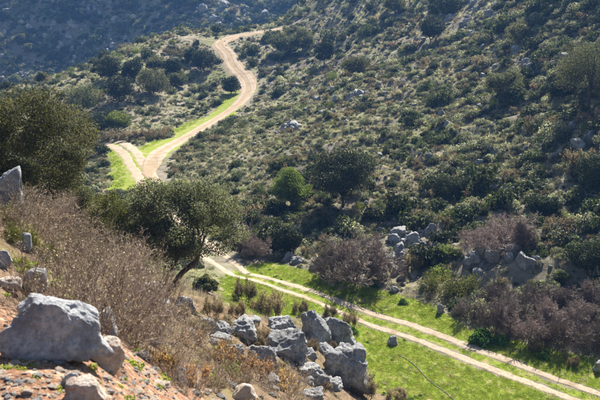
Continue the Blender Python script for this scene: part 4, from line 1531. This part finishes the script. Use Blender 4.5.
# fresh short grass
GR = [tuft(800 + k, 46, 0.10, 0.34, 'grass', 0.006, 0.5) for k in range(4)]
g = np.random.default_rng(85)
x, y = wedge(g, 60000, 40, 72, -9, 26)
keep = lawn(x, y) > g.uniform(0.1, 0.85, len(x))
dn = road_near(x, y)
keep &= (np.abs(dn - 0.70) > g.uniform(0.12, 0.42, len(x))) & ((dn > 0.4) | (g.uniform(size=len(x)) < 0.5))
keep &= fbm(p2(x, y, 1.6), 3, 88) > -0.42
x, y = x[keep], y[keep]
xf, yf = wedge(g, 30000, 92, 215, -16, 3)
keep = (lawn(xf, yf) > g.uniform(0.3, 0.9, len(xf))) & (road_far(xf, yf) > 2.6) & (road_near(xf, yf) > 1.5)
x, y = np.concatenate([x, xf[keep]]), np.concatenate([y, yf[keep]])
r = np.hypot(x, y)
sz = g.uniform(0.55, 1.15, len(x)) * np.where(r > 85, 2.2, 1.0)
odd = g.uniform(size=len(x)) + 0.25 * fbm(p2(x, y, 2.5), 3, 90)
which = np.where(odd > 1.02, 4 + g.integers(0, 2, len(x)), np.where(odd < -0.07, 6 + g.integers(0, 2, len(x)), g.integers(0, 4, len(x))))
sz = np.where(which > 5, sz * 0.16, np.where(which > 3, sz * 0.6, sz))
scatter('grass', 'bright short grass on both sides of the track', 'grass', GR + [tuft(810 + k, 30, 0.42, 0.30, 'hay', 0.006, 0.45) for k in range(2)] + CUSH['weed'][:2], np.stack([x, y, h(x, y) - 0.01], 1), np.stack([0 * x, 0 * x, g.uniform(0, 6.28, len(x))], 1), np.stack([sz, sz, sz * 0.85], 1), which)

# dry grass between the scrub, and on the bank
HAY = [tuft(820 + k, 44, 0.42, 0.30, 'hay', 0.006, 0.45) for k in range(4)]
g = np.random.default_rng(87)
x, y = wedge(g, 30000, 50, 125)
xb, yb = wedge(g, 14000, 125, 260)
xn, yn = wedge(g, 500, 8, 22, -24, 8)
xm, ym = wedge(g, 6500, 22, 53, -22, 5)
xn, yn = np.concatenate([xn, xm]), np.concatenate([yn, ym])
x, y = np.concatenate([x, xb, xn]), np.concatenate([y, yb, yn])
r = np.hypot(x, y)
keep = (lawn(x, y) < 0.4) & (road_far(x, y) > 2.8) & (road_near(x, y) > 1.5) & free_of(x, y)
keep &= g.uniform(size=len(x)) < 0.55 + 0.6 * fbm(p2(x, y, 4.5), 3, 89)
x, y, r = x[keep], y[keep], r[keep]
sz = g.uniform(0.4, 1.0, len(x)) * np.where(r > 125, 1.7, np.where(r < 45, 0.5, 1.0))
HR = [tuft(830 + k, 40, 0.42, 0.34, 'russet', 0.005, 0.5) for k in range(3)]
pick = np.where((r < 50) & (g.uniform(size=len(x)) < 0.85), 4 + g.integers(0, 3, len(x)), g.integers(0, 4, len(x)))
scatter('dry_grass', 'pale dry grass growing between scrub and stones', 'grass', HAY + HR, np.stack([x, y, h(x, y) - 0.02], 1), np.stack([0 * x, 0 * x, g.uniform(0, 6.28, len(x))], 1), np.stack([sz, sz, sz], 1), pick)

# fine gravel on the red soil
g = np.random.default_rng(91)
a_ = np.radians(g.uniform(-24, 3, 6500))
r_ = g.uniform(3.6, 9.5, 6500)
x, y = np.sin(a_) * r_, np.cos(a_) * r_
keep = (smooth(10.5, 5.5, r_) * (0.75 + 0.6 * fbm(p2(x, y, 0.5), 2, 92))) > g.uniform(0, 1, len(x))
x, y = x[keep], y[keep]
sz = np.clip(g.lognormal(-4.15, 0.5, len(x)), 0.006, 0.045)
scatter('gravel', 'fine pale gravel strewn over the red soil', 'gravel', STONES + STONES_GREY[:2], np.stack([x, y, h(x, y) - 0.001], 1), np.stack([g.uniform(-.4, .4, len(x)), g.uniform(-.4, .4, len(x)), g.uniform(0, 6.28, len(x))], 1),
        np.stack([sz, sz, sz], 1), g.integers(0, 8, len(x)))

# pale rubble littering the far mountainside and the upper slopes
g = np.random.default_rng(95)
x, y = wedge(g, 5200, 292, 400, -26, 8)
xb, yb = wedge(g, 6500, 58, 190, -4, 24)
x, y = np.concatenate([x, xb]), np.concatenate([y, yb])
keep = (fbm(p2(x, y, 22), 3, 96) > -0.12 + 0.3 * g.normal(size=len(x))) & (lawn(x, y) < 0.2) & (road_far(x, y) > 3) & (road_near(x, y) > 2.5)
x, y = x[keep], y[keep]
sz = np.clip(g.lognormal(-0.35, 0.45, len(x)), 0.3, 2.2) * np.where(np.hypot(x, y) > 260, 1.25, 0.38)
scatter('rubble', 'pale limestone rubble littering the slopes', 'rubble', ROCKS, np.stack([x, y, h(x, y) - 0.15 * sz], 1), np.stack([g.uniform(-.4, .4, len(x)), g.uniform(-.4, .4, len(x)), g.uniform(0, 6.28, len(x))], 1),
        np.stack([sz, sz, sz], 1), g.integers(0, 8, len(x)))

# low tufts and sprouts that fill the gaps of the scrub
g = np.random.default_rng(93)
x, y = wedge(g, 44000, 52, 200)
keep = (lawn(x, y) < 0.3) & (road_far(x, y) > 1.7) & (road_near(x, y) > 1.4)
keep &= g.uniform(size=len(x)) < 0.7 + 0.6 * fbm(p2(x, y, 3.5), 3, 94)
x, y = x[keep], y[keep]
sz = np.clip(g.lognormal(-1.55, 0.35, len(x)), 0.1, 0.4)
scatter('undergrowth', 'sparse low sprouts between the scrub cushions', 'undergrowth', CUSH['grey'] + CUSH['brown'] + CUSH['green'], np.stack([x, y, h(x, y) - 0.02], 1), np.stack([0 * x, 0 * x, g.uniform(0, 6.28, len(x))], 1),
        np.stack([sz, sz, sz], 1), g.choice(12, len(x), p=[.13] * 5 + [.065] * 4 + [.03] * 3))

# ------------------------------------------------------------------ the hazy air over the valley
m, nt, out = new_mat('valley_haze')
pv = nt.nodes.new('ShaderNodeVolumePrincipled')
pv.inputs['Color'].default_value = (0.19, 0.44, 1.0, 1)
pv.inputs['Density'].default_value = 0.00023
pv.inputs['Anisotropy'].default_value = 0.45
nt.links.new(pv.outputs[0], out.inputs['Volume'])
x0, x1, y0, y1 = -486.0, 486.0, -486.0, 486.0
z0, z1 = float(gz.min()) - 1.5, float(gz.max()) + 6
V = np.array([[a, b_, c] for a in (x0, x1) for b_ in (y0, y1) for c in (z0, z1)])
F = np.array([[0, 1, 3, 2], [4, 6, 7, 5], [0, 4, 5, 1], [2, 3, 7, 6], [0, 2, 6, 4], [1, 5, 7, 3]])
tag(obj('haze', make_mesh('haze', V, F, m)), 'thin bluish haze filling the valley air', 'haze', kind='stuff')
